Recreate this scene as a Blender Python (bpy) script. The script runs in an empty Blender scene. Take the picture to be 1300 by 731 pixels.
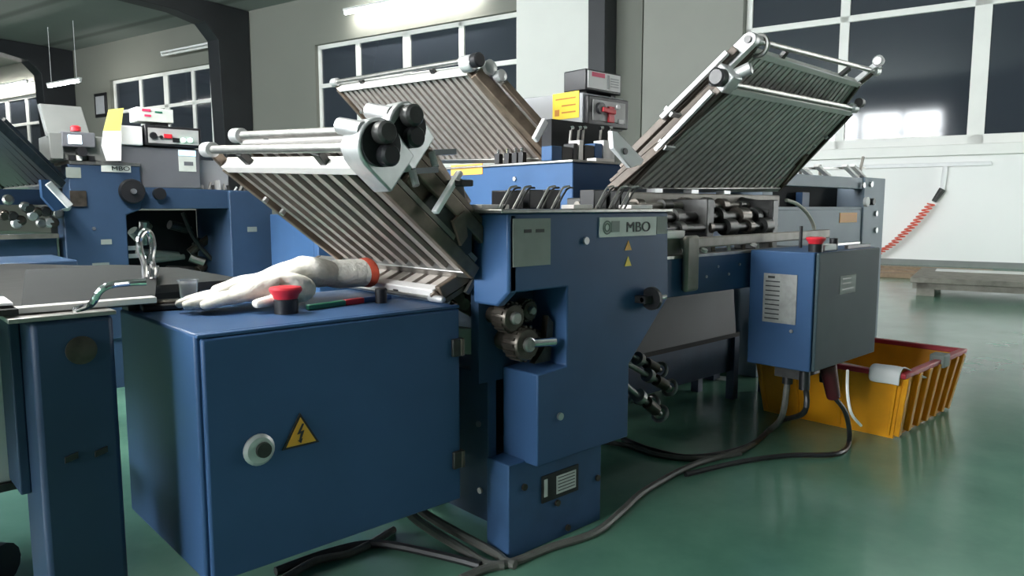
import bpy, bmesh, math, random
from mathutils import Vector as V, Matrix
random.seed(7)
C = bpy.context.scene
PI = math.pi

# ------------------------------------------------------------------ camera geometry
F, DH, H, AZ = 930.0, 103.0, 0.9, math.radians(47)
PIT = math.atan(DH / F)
FW = V((math.cos(AZ), math.sin(AZ), 0)); RT = V((math.sin(AZ), -math.cos(AZ), 0)); UPZ = V((0, 0, 1))
FWD = FW * math.cos(PIT) - UPZ * math.sin(PIT)
UPV = UPZ * math.cos(PIT) + FW * math.sin(PIT)
EYE = V((0, 0, H))
def at(u, v, **k):
    """surveyed point: where the sight line meets a known world plane x=, y= or z="""
    r = FWD * F + RT * (u - 650) + UPV * (365.5 - v)
    for a, val in k.items():
        i = 'xyz'.index(a)
        return EYE + r * ((val - EYE[i]) / r[i])
cam = bpy.data.cameras.new('camera'); cam.sensor_fit = 'HORIZONTAL'; cam.sensor_width = 36
cam.lens = 36 * F / 1300; cam.clip_start = 0.02; cam.clip_end = 300
co = bpy.data.objects.new('camera', cam); C.collection.objects.link(co)
co.matrix_world = Matrix.Translation(EYE) @ Matrix((RT, UPV, -FWD)).transposed().to_4x4()
C.camera = co

# hall frame: s along the window wall, off = distance into the room
P0 = V((12.41, 3.636, 0)); DR = V((-0.242, 0.9703, 0)); NI = V((-0.9703, -0.242, 0))
def W(s, off, z): return P0 + DR * s + NI * off + UPZ * z

# ------------------------------------------------------------------ materials
def pm(name, col, rough=0.5, metal=0.0, var=0.0, scale=8.0, bump=0.0, col2=None, spec=0.5, coat=0.0, detail=4):
    m = bpy.data.materials.new(name); m.use_nodes = True
    nt = m.node_tree; b = nt.nodes['Principled BSDF']
    b.inputs['Roughness'].default_value = rough; b.inputs['Metallic'].default_value = metal
    b.inputs['Specular IOR Level'].default_value = spec
    if coat: b.inputs['Coat Weight'].default_value = coat; b.inputs['Coat Roughness'].default_value = 0.15
    tc = nt.nodes.new('ShaderNodeTexCoord'); nz = nt.nodes.new('ShaderNodeTexNoise')
    nz.inputs['Scale'].default_value = scale; nz.inputs['Detail'].default_value = detail
    nt.links.new(tc.outputs['Object'], nz.inputs['Vector'])
    rp = nt.nodes.new('ShaderNodeValToRGB')
    c2 = col2 or tuple(c * (1 - var) for c in col)
    rp.color_ramp.elements[0].color = (*c2, 1); rp.color_ramp.elements[1].color = (*col, 1)
    rp.color_ramp.elements[0].position = 0.3; rp.color_ramp.elements[1].position = 0.62
    nt.links.new(nz.outputs['Fac'], rp.inputs['Fac']); nt.links.new(rp.outputs['Color'], b.inputs['Base Color'])
    if bump:
        bp = nt.nodes.new('ShaderNodeBump'); bp.inputs['Strength'].default_value = bump; bp.inputs['Distance'].default_value = 0.01
        nt.links.new(nz.outputs['Fac'], bp.inputs['Height']); nt.links.new(bp.outputs['Normal'], b.inputs['Normal'])
    return m
def em(name, col, s):
    m = pm(name, col, 0.5); b = m.node_tree.nodes['Principled BSDF']
    b.inputs['Emission Color'].default_value = (*col, 1); b.inputs['Emission Strength'].default_value = s
    return m

BLUE = pm('blue_enamel', (0.041, 0.094, 0.205), 0.42, var=0.12, scale=5, spec=0.22)
BLUE2 = pm('blue_enamel_worn', (0.046, 0.108, 0.23), 0.45, var=0.2, scale=9, spec=0.3)
BLUED = pm('blue_enamel_darkened', (0.030, 0.060, 0.115), 0.45, var=0.15, scale=6, spec=0.3)  # darkened copy of the blue; the background machine's shade is in it
SLATE = pm('slate_blue_paint', (0.21, 0.265, 0.33), 0.5, var=0.12, scale=4)
NAVY = pm('navy_enamel', (0.03, 0.065, 0.13), 0.5, var=0.25, scale=6)
DARKSHEET = pm('dark_grey_sheet', (0.032, 0.037, 0.048), 0.55, var=0.15, scale=4)
BLACK = pm('black_plastic', (0.012, 0.012, 0.014), 0.4, var=0.2)
VOID = pm('dark_interior', (0.008, 0.009, 0.012), 0.8, var=0.3)  # near-black for openings; their inner shade is put into this colour
STEEL = pm('brushed_steel', (0.42, 0.41, 0.39), 0.36, 0.9, var=0.25, scale=30)
CHROME = pm('chrome', (0.8, 0.8, 0.82), 0.12, 1.0, var=0.05)
ALU = pm('cast_aluminium', (0.62, 0.62, 0.62), 0.42, 0.6, var=0.2, scale=20)
WHITEBAR = pm('white_bar', (0.82, 0.78, 0.75), 0.4, var=0.06)
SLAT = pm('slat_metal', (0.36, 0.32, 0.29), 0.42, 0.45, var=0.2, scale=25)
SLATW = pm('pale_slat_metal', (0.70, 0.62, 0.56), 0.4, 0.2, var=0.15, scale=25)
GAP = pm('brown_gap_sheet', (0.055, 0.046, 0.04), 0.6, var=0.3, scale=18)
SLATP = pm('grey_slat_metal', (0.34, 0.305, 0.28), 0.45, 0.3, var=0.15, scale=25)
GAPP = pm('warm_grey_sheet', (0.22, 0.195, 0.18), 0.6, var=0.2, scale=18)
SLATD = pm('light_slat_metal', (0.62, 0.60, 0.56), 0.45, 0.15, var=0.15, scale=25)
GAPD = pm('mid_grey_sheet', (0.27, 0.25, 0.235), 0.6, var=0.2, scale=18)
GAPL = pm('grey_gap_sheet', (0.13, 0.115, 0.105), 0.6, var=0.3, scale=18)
RAILD = pm('dark_oiled_steel', (0.085, 0.066, 0.052), 0.5, 0.2, var=0.4, scale=22)
RAIL = pm('oiled_brown_steel', (0.19, 0.145, 0.11), 0.45, 0.4, var=0.4, scale=22)
OILY = pm('oily_metal', (0.10, 0.085, 0.07), 0.35, 0.6, var=0.5, scale=30)
DARKMETAL = pm('dark_metal', (0.06, 0.06, 0.058), 0.4, 0.5, var=0.4, scale=25)
TRACK = pm('drab_rail', (0.27, 0.25, 0.22), 0.5, 0.4, var=0.3, scale=18)
WHITE = pm('white_plastic', (0.8, 0.8, 0.8), 0.45, var=0.05)
GREYD = pm('grey_enclosure_dimmed', (0.17, 0.18, 0.175), 0.55, var=0.1)  # darker copy of the enclosure grey; the dimness is put into the colour
GREYBOX = pm('grey_enclosure', (0.36, 0.37, 0.39), 0.5, var=0.08)
DGREY = pm('dark_grey_enclosure', (0.12, 0.125, 0.14), 0.5, var=0.1)
PANEL = pm('panel_grey', (0.42, 0.42, 0.42), 0.45, var=0.15, scale=14)
LABELG = pm('faded_label', (0.22, 0.25, 0.23), 0.6, var=0.12, scale=20)
LABELW = pm('white_label', (0.62, 0.66, 0.62), 0.5, var=0.12, scale=18)
PLATEG = pm('etched_plate', (0.33, 0.33, 0.32), 0.5, 0.3, var=0.25, scale=40)
INK = pm('dark_ink', (0.015, 0.016, 0.018), 0.6, var=0.1)
YELLOW = pm('yellow_sticker', (0.85, 0.62, 0.05), 0.5, var=0.08)
AMBER = pm('warning_amber', (0.72, 0.36, 0.03), 0.5, var=0.08)
ORANGE = pm('orange_sticker', (0.85, 0.36, 0.06), 0.5, var=0.1)
RED = pm('red_plastic', (0.62, 0.025, 0.04), 0.4, var=0.12)
PINK = pm('crimson_print', (0.7, 0.05, 0.14), 0.5, var=0.1)
GREEN = pm('green_plastic', (0.02, 0.17, 0.10), 0.4, var=0.1)
BLUEP = pm('blue_plastic', (0.02, 0.08, 0.24), 0.4, var=0.1)
COTTON = pm('white_cotton_knit', (0.80, 0.76, 0.68), 0.95, var=0.15, scale=60, bump=0.5)
CUFF = pm('orange_red_cuff', (0.72, 0.10, 0.05), 0.9, var=0.2, scale=40)
PAPER = pm('white_paper', (0.85, 0.85, 0.84), 0.8, var=0.04)
PAPERY = pm('yellow_paper', (0.85, 0.78, 0.18), 0.8, var=0.05)
CRATE = pm('yellow_crate_plastic', (0.82, 0.35, 0.006), 0.42, var=0.22, scale=7)
CRATER = pm('red_rim_plastic', (0.50, 0.03, 0.05), 0.42, var=0.25, scale=10)
CABLE = pm('grey_cable', (0.13, 0.13, 0.115), 0.5, var=0.3, scale=20)
CABLEB = pm('black_cable', (0.025, 0.026, 0.028), 0.45, var=0.3, scale=20)
CABLEW = pm('pale_hose', (0.62, 0.62, 0.55), 0.5, var=0.2, scale=20)
TABLEG = pm('grey_sheet_metal', (0.030, 0.033, 0.033), 0.75, 0.0, var=0.12, scale=5, spec=0.12)
GREENGREY = pm('green_grey_paint', (0.20, 0.235, 0.205), 0.5, var=0.15, scale=10)
WOOD = pm('grey_timber', (0.30, 0.28, 0.24), 0.7, var=0.3, scale=12)
PLANK = pm('brown_timber', (0.32, 0.22, 0.14), 0.7, var=0.3, scale=12)
BOLT = pm('bolt_steel', (0.55, 0.55, 0.55), 0.3, 0.9, var=0.15)
CLEAR = pm('clear_plastic', (0.75, 0.76, 0.76), 0.15, var=0.1)
CLEAR.node_tree.nodes['Principled BSDF'].inputs['Transmission Weight'].default_value = 0.75
REDHOSE = pm('red_hose', (0.75, 0.12, 0.07), 0.45, var=0.15)
SCREEN = em('lit_screen', (0.75, 0.88, 1.0), 2.2)
LED = em('green_lamp', (0.55, 1.0, 0.75), 4.0)
LEDB = em('blue_display', (0.55, 0.75, 1.0), 0.8)

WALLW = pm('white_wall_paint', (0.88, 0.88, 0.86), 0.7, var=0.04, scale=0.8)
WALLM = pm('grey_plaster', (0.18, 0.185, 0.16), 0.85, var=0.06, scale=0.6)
PILM = pm('pilaster_white', (0.78, 0.78, 0.74), 0.8, var=0.05, scale=0.8)
DADO = pm('dark_grey_wall_paint', (0.10, 0.11, 0.11), 0.8, var=0.1, scale=0.8)
COLM = pm('black_steel_paint', (0.02, 0.022, 0.026), 0.5, var=0.2, scale=2)
FRAMEM = pm('white_window_frame', (0.82, 0.82, 0.78), 0.45, var=0.05, scale=3)
CEILM = pm('grey_ceiling_sheet', (0.23, 0.255, 0.24), 0.8, var=0.1, scale=0.5)
def ceiling_seams(m):
    nt = m.node_tree; b = nt.nodes['Principled BSDF']; link = b.inputs['Base Color'].links[0]; src = link.from_socket
    tc = nt.nodes.new('ShaderNodeTexCoord'); mp = nt.nodes.new('ShaderNodeMapping')
    mp.inputs['Rotation'].default_value = (0, 0, math.radians(-104))
    wv = nt.nodes.new('ShaderNodeTexWave'); wv.inputs['Scale'].default_value = 0.13; wv.inputs['Distortion'].default_value = 0
    wv.bands_direction = 'Y'
    rp = nt.nodes.new('ShaderNodeValToRGB'); rp.color_ramp.elements[0].color = (0.55, 0.55, 0.55, 1); rp.color_ramp.elements[1].color = (1, 1, 1, 1)
    rp.color_ramp.elements[1].position = 0.05
    mx = nt.nodes.new('ShaderNodeMix'); mx.data_type = 'RGBA'; mx.blend_type = 'MULTIPLY'; mx.inputs[0].default_value = 1
    nt.links.new(tc.outputs['Object'], mp.inputs['Vector']); nt.links.new(mp.outputs['Vector'], wv.inputs['Vector'])
    nt.links.new(wv.outputs['Fac'], rp.inputs['Fac'])
    nt.links.new(src, mx.inputs[6]); nt.links.new(rp.outputs['Color'], mx.inputs[7]); nt.links.new(mx.outputs[2], b.inputs['Base Color'])
ceiling_seams(CEILM)
def floor_mat():
    m = bpy.data.materials.new('green_epoxy_floor'); m.use_nodes = True; nt = m.node_tree; b = nt.nodes['Principled BSDF']
    tc = nt.nodes.new('ShaderNodeTexCoord')
    n1 = nt.nodes.new('ShaderNodeTexNoise'); n1.inputs['Scale'].default_value = 1.6; n1.inputs['Detail'].default_value = 6; n1.inputs['Roughness'].default_value = 0.6
    n2 = nt.nodes.new('ShaderNodeTexNoise'); n2.inputs['Scale'].default_value = 3.5; n2.inputs['Detail'].default_value = 8; n2.inputs['Roughness'].default_value = 0.7
    r1 = nt.nodes.new('ShaderNodeValToRGB'); r1.color_ramp.elements[0].position = 0.2; r1.color_ramp.elements[1].position = 0.8
    r1.color_ramp.elements[0].color = (0.082, 0.215, 0.155, 1); r1.color_ramp.elements[1].color = (0.19, 0.40, 0.29, 1); b.inputs['Specular IOR Level'].default_value = 0.6
    r2 = nt.nodes.new('ShaderNodeValToRGB'); r2.color_ramp.elements[0].position = 0.2; r2.color_ramp.elements[1].position = 0.8
    r2.color_ramp.elements[0].color = (0.6, 0.58, 0.56, 1); r2.color_ramp.elements[1].color = (1.08, 1.06, 1.05, 1)
    mx = nt.nodes.new('ShaderNodeMix'); mx.data_type = 'RGBA'; mx.blend_type = 'MULTIPLY'; mx.inputs[0].default_value = 0.45
    rr = nt.nodes.new('ShaderNodeMapRange'); rr.inputs['To Min'].default_value = 0.12; rr.inputs['To Max'].default_value = 0.24
    for n in (n1, n2): nt.links.new(tc.outputs['Object'], n.inputs['Vector'])
    nt.links.new(n1.outputs['Fac'], r1.inputs['Fac']); nt.links.new(n2.outputs['Fac'], r2.inputs['Fac'])
    nt.links.new(r1.outputs['Color'], mx.inputs[6]); nt.links.new(r2.outputs['Color'], mx.inputs[7])
    nt.links.new(mx.outputs[2], b.inputs['Base Color']); nt.links.new(n2.outputs['Fac'], rr.inputs['Value'])
    nt.links.new(rr.outputs['Result'], b.inputs['Roughness'])
    return m
FLOORM = floor_mat()
def glass_mat():
    m = bpy.data.materials.new('window_glass'); m.use_nodes = True; nt = m.node_tree
    b = nt.nodes['Principled BSDF']
    b.inputs['Base Color'].default_value = (0.045, 0.055, 0.07, 1); b.inputs['Roughness'].default_value = 0.06
    b.inputs['Transmission Weight'].default_value = 0.25; b.inputs['IOR'].default_value = 1.6
    tc = nt.nodes.new('ShaderNodeTexCoord'); nz = nt.nodes.new('ShaderNodeTexNoise'); nz.inputs['Scale'].default_value = 0.9
    bp = nt.nodes.new('ShaderNodeBump'); bp.inputs['Strength'].default_value = 0.03; bp.inputs['Distance'].default_value = 0.05
    nt.links.new(tc.outputs['Object'], nz.inputs['Vector']); nt.links.new(nz.outputs['Fac'], bp.inputs['Height']); nt.links.new(bp.outputs['Normal'], b.inputs['Normal'])
    return m
GLASS = glass_mat()
DAY = em('daylight_pane', (0.93, 0.97, 1.0), 34.0)
TUBE = em('lit_tube', (1.0, 0.98, 0.93), 110.0)
TUBEN = em('lit_tube_near', (1.0, 0.99, 0.96), 270.0)
TUBEW = em('added_tube_window_wall', (1.0, 0.99, 0.95), 300.0)  # unseen tube added to brighten the right wall
DOORL = em('daylight_doorway', (0.95, 0.98, 1.0), 14.0)
TUBEOFF = pm('unlit_tube', (0.75, 0.76, 0.74), 0.4, var=0.05)

# ------------------------------------------------------------------ mesh helper
def fr(d, up=UPZ):
    d = d.normalized(); s = d.cross(up)
    if s.length < 1e-4: s = d.cross(V((1, 0, 0)))
    s.normalize(); return d, s, s.cross(d)
class MB:
    def __init__(self): self.v = []; self.f = []
    def add(self, vs, fs):
        n = len(self.v); self.v += [V(p) for p in vs]; self.f += [[i + n for i in f] for f in fs]; return self
    def ob(self, c, a, b, d):
        c, a, b, d = V(c), V(a), V(b), V(d)
        if a.cross(b).dot(d) < 0: a = -a
        vs = [c + a * i + b * j + d * k for k in (-1, 1) for j in (-1, 1) for i in (-1, 1)]
        return self.add(vs, [(0, 2, 3, 1), (4, 5, 7, 6), (0, 1, 5, 4), (2, 6, 7, 3), (0, 4, 6, 2), (1, 3, 7, 5)])
    def box(self, x0, x1, y0, y1, z0, z1):
        return self.ob(((x0 + x1) / 2, (y0 + y1) / 2, (z0 + z1) / 2), ((x1 - x0) / 2, 0, 0), (0, (y1 - y0) / 2, 0), (0, 0, (z1 - z0) / 2))
    def bar(self, p0, p1, w, h, up=UPZ):
        p0, p1 = V(p0), V(p1); d, s, u = fr(p1 - p0, V(up))
        return self.ob((p0 + p1) / 2, (p1 - p0) / 2, s * w / 2, u * h / 2)
    def cyl(self, p0, p1, r, seg=18, r2=None):
        p0, p1 = V(p0), V(p1); r2 = r if r2 is None else r2; d, s, u = fr(p1 - p0)
        vs = []
        for p, q in ((p0, r), (p1, r2)):
            vs += [p + (s * math.cos(2 * PI * i / seg) + u * math.sin(2 * PI * i / seg)) * q for i in range(seg)]
        fs = [(i, i + seg, (i + 1) % seg + seg, (i + 1) % seg) for i in range(seg)]
        fs += [list(range(seg)), list(range(2 * seg - 1, seg - 1, -1))]
        return self.add(vs, fs)
    def tube(self, pts, r, seg=10, smooth=5, closed=False):
        pts = [V(p) for p in pts]
        if smooth > 1 and len(pts) > 2:
            q = []; n = len(pts)
            for i in range(n - 1):
                a, b, c, d = pts[max(i - 1, 0)], pts[i], pts[i + 1], pts[min(i + 2, n - 1)]
                for k in range(smooth):
                    t = k / smooth
                    q.append(0.5 * ((2 * b) + (c - a) * t + (2 * a - 5 * b + 4 * c - d) * t * t + (3 * b - a - 3 * c + d) * t ** 3))
            q.append(pts[-1]); pts = q
        vs = []; s = None
        for i, p in enumerate(pts):
            t = (pts[min(i + 1, len(pts) - 1)] - pts[max(i - 1, 0)]).normalized()
            if s is None: s = fr(t)[1]
            s = s - t * s.dot(t); s.normalize(); u = t.cross(s)
            vs += [p + (s * math.cos(2 * PI * k / seg) + u * math.sin(2 * PI * k / seg)) * r for k in range(seg)]
        fs = []
        for i in range(len(pts) - 1):
            for k in range(seg):
                a = i * seg + k; b = i * seg + (k + 1) % seg; fs.append((a, b, b + seg, a + seg))
        n = len(vs); fs += [list(range(seg - 1, -1, -1)), list(range(n - seg, n))]
        return self.add(vs, fs)
    def prism(self, poly, vec):
        poly = [V(p) for p in poly]; vec = V(vec); n = len(poly); nm = V((0, 0, 0))
        for i in range(n): nm += poly[i].cross(poly[(i + 1) % n])
        if nm.dot(vec) > 0: poly = poly[::-1]
        vs = poly + [p + vec for p in poly]
        fs = [list(range(n)), list(range(2 * n - 1, n - 1, -1))] + [(i, i + n, (i + 1) % n + n, (i + 1) % n) for i in range(n)]
        return self.add(vs, fs)
    def lathe(self, c, prof, axis=UPZ, seg=24):
        c = V(c); d, s, u = fr(V(axis)); vs = []; n = len(prof)
        for r, h in prof:
            vs += [c + d * h + (s * math.cos(2 * PI * i / seg) + u * math.sin(2 * PI * i / seg)) * r for i in range(seg)]
        fs = [(j * seg + i, j * seg + seg + i, j * seg + seg + (i + 1) % seg, j * seg + (i + 1) % seg) for j in range(n - 1) for i in range(seg)]
        fs += [list(range(seg)), list(range(n * seg - 1, (n - 1) * seg - 1, -1))]
        return self.add(vs, fs)
    def torus(self, c, axis, R, r, seg=28):
        c = V(c); d, s, u = fr(V(axis)); vs = []; m = 8
        for i in range(seg):
            a = 2 * PI * i / seg; e = s * math.cos(a) + u * math.sin(a)
            vs += [c + e * (R + r * math.cos(2 * PI * k / m)) + d * r * math.sin(2 * PI * k / m) for k in range(m)]
        fs = [(i * m + k, i * m + (k + 1) % m, (i + 1) % seg * m + (k + 1) % m, (i + 1) % seg * m + k) for i in range(seg) for k in range(m)]
        return self.add(vs, fs)
    def grid(self, rows):
        n, m = len(rows), len(rows[0])
        return self.add([p for r in rows for p in r], [(i * m + j, i * m + j + 1, (i + 1) * m + j + 1, (i + 1) * m + j) for i in range(n - 1) for j in range(m - 1)])
    def out(self, name, mat, parent=None, bevel=0.0, mods=None):
        if parent is None:
            xs = [p.x for p in self.v]; ys = [p.y for p in self.v]; zs = [p.z for p in self.v]
            o0 = V(((min(xs) + max(xs)) / 2, (min(ys) + max(ys)) / 2, min(zs)))
        else: o0 = ROOT[parent.name]
        me = bpy.data.meshes.new(name); me.from_pydata([p - o0 for p in self.v], [], self.f)
        bm = bmesh.new(); bm.from_mesh(me); bmesh.ops.recalc_face_normals(bm, faces=bm.faces); bm.to_mesh(me); bm.free()
        me.materials.append(mat)
        for p in me.polygons: p.use_smooth = True
        me.set_sharp_from_angle(angle=math.radians(35))
        o = bpy.data.objects.new(name, me); C.collection.objects.link(o)
        if parent is None: o.location = o0
        else: o.parent = parent
        ROOT[o.name] = o0
        if bevel:
            b = o.modifiers.new('bevel', 'BEVEL'); b.width = bevel; b.segments = 2; b.limit_method = 'ANGLE'; b.angle_limit = math.radians(50)
        return o
ROOT = {}
def tag(o, label, cat, group=None, kind=None):
    o['label'] = label; o['category'] = cat
    if group: o['group'] = group
    if kind: o['kind'] = kind
    return o
def thing(name, label, cat, loc, group=None):
    o = bpy.data.objects.new(name, None); o.empty_display_size = 0.05; C.collection.objects.link(o); o.location = loc; ROOT[o.name] = V(loc)
    return tag(o, label, cat, group)
def struct(o): o['kind'] = 'structure'; return o
def text(body, size, pos, xd, ud, mat, parent, name='lettering', bold=0.0, sx=1.0):
    cu = bpy.data.curves.new('t', 'FONT'); cu.body = body; cu.size = size; cu.extrude = 0.0012; cu.offset = bold; cu.align_x = 'CENTER'; cu.align_y = 'CENTER'
    o = bpy.data.objects.new('t', cu); C.collection.objects.link(o)
    me = bpy.data.meshes.new_from_object(o.evaluated_get(bpy.context.evaluated_depsgraph_get()))
    vs = [v.co.copy() for v in me.vertices]; fs = [list(p.vertices) for p in me.polygons]
    bpy.data.objects.remove(o); bpy.data.curves.remove(cu); bpy.data.meshes.remove(me)
    xd, ud, pos = V(xd), V(ud), V(pos); nd = xd.cross(ud); m = MB()
    m.add([pos + xd * v.x * sx + ud * v.y + nd * v.z for v in vs], fs)
    return m.out(name, mat, parent)
def bolts(pts, r, axis, parent, mat=None, name='bolt'):
    for p in pts:
        p = V(p); MB().cyl(p, p + V(axis) * r * 0.7, r, 12).out(name, mat or BOLT, parent)
def estop(base, r, h, parent, label=None, lean=UPZ):
    b = V(base); e = MB().lathe(b, [(r * 0.72, 0), (r * 0.74, h * 0.5), (r * 0.68, h * 0.55)], lean).out('switch_base', BLACK, parent)
    MB().lathe(b + V(lean) * h * 0.55, [(r * 0.72, 0), (r * 0.80, h * 0.14), (r * 0.98, h * 0.28), (r, h * 0.36), (r * 0.93, h * 0.43), (r * 0.6, h * 0.46)], lean).out('stop_button', RED, parent)

# ================================================================== HALL
Z0, Z1, ZT, ZC = 1.80, 4.85, 3.87, 6.0
WINS = [(-4.3, 3.16, [1.60, -0.27, -2.4], True), (7.70, 13.65, [9.23, 10.78, 12.30], True), (17.7, 22.95, [18.8, 20.13, 21.45], True), (27.2, 33.0, [28.7, 30.2, 31.6], True)]
S0, S1, OFFW = -8.0, 38.0, 21.0
m = MB(); edges = [S0] + [e for w in sorted(WINS, key=lambda w: w[0]) for e in w[:2]] + [S1]
def wbox(m, s0, s1, o0, o1, z0, z1):
    return m.ob(W((s0 + s1) / 2, (o0 + o1) / 2, (z0 + z1) / 2), DR * (s1 - s0) / 2, NI * (o1 - o0) / 2, UPZ * (z1 - z0) / 2)
m2 = MB()
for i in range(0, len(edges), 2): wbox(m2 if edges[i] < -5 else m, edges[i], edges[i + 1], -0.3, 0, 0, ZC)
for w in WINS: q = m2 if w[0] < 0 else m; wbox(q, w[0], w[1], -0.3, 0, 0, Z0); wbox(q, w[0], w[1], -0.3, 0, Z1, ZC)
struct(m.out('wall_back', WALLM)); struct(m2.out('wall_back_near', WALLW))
struct(wbox(MB(), S0, S1, -0.3, OFFW + .3, -0.2, 0).out('floor', FLOORM))
struct(wbox(MB(), S0, S1, -0.3, OFFW + .3, ZC, ZC + 0.2).out('ceiling', CEILM))
struct(wbox(MB(), S1, S1 + 0.3, -0.3, OFFW + .3, 0, ZC).out('wall_left', WALLM))
struct(wbox(MB(), S0 - 0.3, S0, -0.3, OFFW + .3, 0, ZC).out('wall_right', DADO))
def window(n, w, off0, mats, trans=True, lit=False):
    s0, s1, mul, _ = w; m = MB(); t = 0.10; o0, o1 = off0
    wbox(m, s0, s1, o0, o1, Z0, Z0 + 0.17); wbox(m, s0, s1, o0, o1, Z1 - 0.1, Z1)
    wbox(m, s0, s0 + t, o0, o1, Z0, Z1); wbox(m, s1 - t, s1, o0, o1, Z0, Z1)
    wbox(m, s0, s1, o0, o1, ZT - 0.05, ZT + 0.05)
    for k, q in enumerate(mul): hw = 0.11 if k == 1 else 0.07; wbox(m, q - hw, q + hw, o0, o1, Z0, Z1)
    f = struct(m.out('window_%d' % n, FRAMEM, bevel=0.006))
    oc = (o0 + o1) / 2
    g = wbox(MB(), s0 + 0.02, s1 - 0.02, oc - 0.008, oc + 0.008, Z0 + 0.02, Z1 - 0.02).out('pane', mats, f)
    return f
for i, w in enumerate(WINS): window(i + 1, w, (-0.2, -0.1), GLASS)
# big daylight doorway in the right end wall
m = MB(); wbox(m, S0, S0 + .08, 0.3, 0.45, 0, 2.9); wbox(m, S0, S0 + .08, 2.45, 2.6, 0, 2.9); wbox(m, S0, S0 + .08, 0.3, 2.6, 2.75, 2.9); wbox(m, S0, S0 + .06, 1.41, 1.49, 0, 2.75)
dd = struct(m.out('door_1', FRAMEM)); wbox(MB(), S0 + .005, S0 + .03, 0.45, 2.45, 0, 2.75).out('daylight_opening', DOORL, dd)
# opposite side of the hall: wall with daylight windows behind the camera
OW = [(1.2, 7.5, [2.7, 4.3, 5.9], True), (8.5, 17.5, [10.8, 13, 15.2], True)]
m = MB(); e2 = [S0] + [e for w in OW for e in w[:2]] + [S1]
for i in range(0, len(e2), 2): wbox(m, e2[i], e2[i + 1], OFFW, OFFW + 0.3, 0, ZC)
for w in OW: wbox(m, w[0], w[1], OFFW, OFFW + 0.3, 0, Z0); wbox(m, w[0], w[1], OFFW, OFFW + 0.3, Z1, ZC)
struct(m.out('wall_front', DADO))
for i, w in enumerate(OW): window(5 + i, w, (OFFW + 0.1, OFFW + 0.2), DAY)
# sill ledge, conduit line, plinth
for i, w in enumerate(WINS):
    struct(wbox(MB(), w[0] - 0.15, w[1] + 0.15, -0.02, 0.10, Z0 - 0.14, Z0 + 0.02).out('trim_%d' % (i + 1), FRAMEM, bevel=0.01))
struct(wbox(MB(), S0, 16, 0, 0.03, 0, 0.09).out('baseboard_back', pm('grey_plinth', (0.22, 0.23, 0.22), 0.7, var=0.1)))
m = MB(); wbox(m, -0.50, 3.4, 0.0, 0.06, 1.50, 1.56)
t = tag(m.out('cable_trunking', WHITE, bevel=0.008), 'white trunking strip running along the wall under the right window', 'trunking')
# portal columns
def column(s, w, d0, d1, zt, label, n):
    m = MB(); a = 0.02
    poly = [W(s - w / 2, a, 0), W(s - w / 2, a + d0, 0), W(s - w / 2, a + d1, zt - 0.9), W(s - w / 2, a + d1 + 0.35, zt - 0.55),
            W(s - w / 2, a + d1 + 1.1, zt - 0.42), W(s - w / 2, 9.0, zt - 0.32), W(s - w / 2, 9.0, zt - 0.02), W(s - w / 2, a, zt - 0.02)]
    m.prism(poly, DR * w); struct(m.out('trim_%d' % n, COLM, bevel=0.01))
column(5.70, 0.34, 0.42, 0.5, ZC, '', 5); column(16.3, 0.45, 0.8, 0.95, ZC, '', 6); column(25.3, 0.5, 0.8, 1.0, ZC, '', 7)
struct(wbox(MB(), 5.92, 7.68, 0, 0.12, 0, ZC - .01).out('trim_8', PILM))
struct(wbox(MB(), 5.0, 5.12, 0, 0.05, 0, ZC - .01).out('trim_9', WALLM))
struct(wbox(MB(), 3.18, 4.98, 0, 0.03, 0, ZC - .01).out('trim_11', pm('grey_wall_panel', (0.29, 0.29, 0.26), 0.7, var=.08, scale=1)))
struct(wbox(MB(), 17.2, 17.66, 0, 0.14, 0, ZC - .01).out('trim_10', PILM))
# lamps
def lamp(name, label, s0, s1, o, z, mat, group):
    c = W((s0 + s1) / 2, o, z); L = thing(name, label, 'lamp', c, group)
    wbox(MB(), s0, s1, o - 0.05, o + 0.05, z + 0.05, z + 0.10).out('housing', WHITE, L, 0.005)
    MB().cyl(W(s0 + 0.05, o, z), W(s1 - 0.05, o, z), 0.03, 12).out('tube', mat, L)
    for e in (s0 + 0.02, s1 - 0.02): wbox(MB(), e - 0.02, e + 0.02, o - 0.03, o + 0.03, z - 0.03, z + 0.06).out('tube_holder', WHITE, L)
    for e in (s0 + 0.2, s1 - 0.2): MB().bar(W(e, o, z + 0.1), W(e, o, ZC), 0.012, 0.012).out('hanger', WHITE, L) if o > 0.5 else wbox(MB(), e - .03, e + .03, 0, o, z + .06, z + .09).out('wall_bracket', WHITE, L)
lamp('fluorescent_lamp', 'lit fluorescent tube on the wall above the middle window', 8.6, 12.3, 0.30, 5.35, TUBE, 'fluorescent tubes')
lamp('fluorescent_lamp', 'bright fluorescent tube hanging by the far black column', 20.8, 22.6, 2.0, 4.36, TUBE, 'fluorescent tubes')
lamp('fluorescent_lamp', 'unlit fluorescent tube on the wall above the small far window', 17.3, 19.6, 0.30, 5.2, TUBEOFF, 'fluorescent tubes')
for k, (a, b) in enumerate(((27.5, 32.0),)):
    lamp('fluorescent_lamp', 'lit fluorescent tube above the farthest window at the left edge', a, b, 0.35, 5.15, TUBE, 'fluorescent tubes')
for k, (a, b) in enumerate(((-7.2, -4.4),)):
    lamp('fluorescent_lamp', 'unseen fluorescent tube added high at right to brighten the white wall', a, b, 0.9, 4.7, TUBEW, 'fluorescent tubes')
lamp('fluorescent_lamp', 'lit fluorescent tube hanging above the feed table and machine', 1.2, 3.2, 12.1, 2.3, TUBEN, 'fluorescent tubes')
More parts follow.
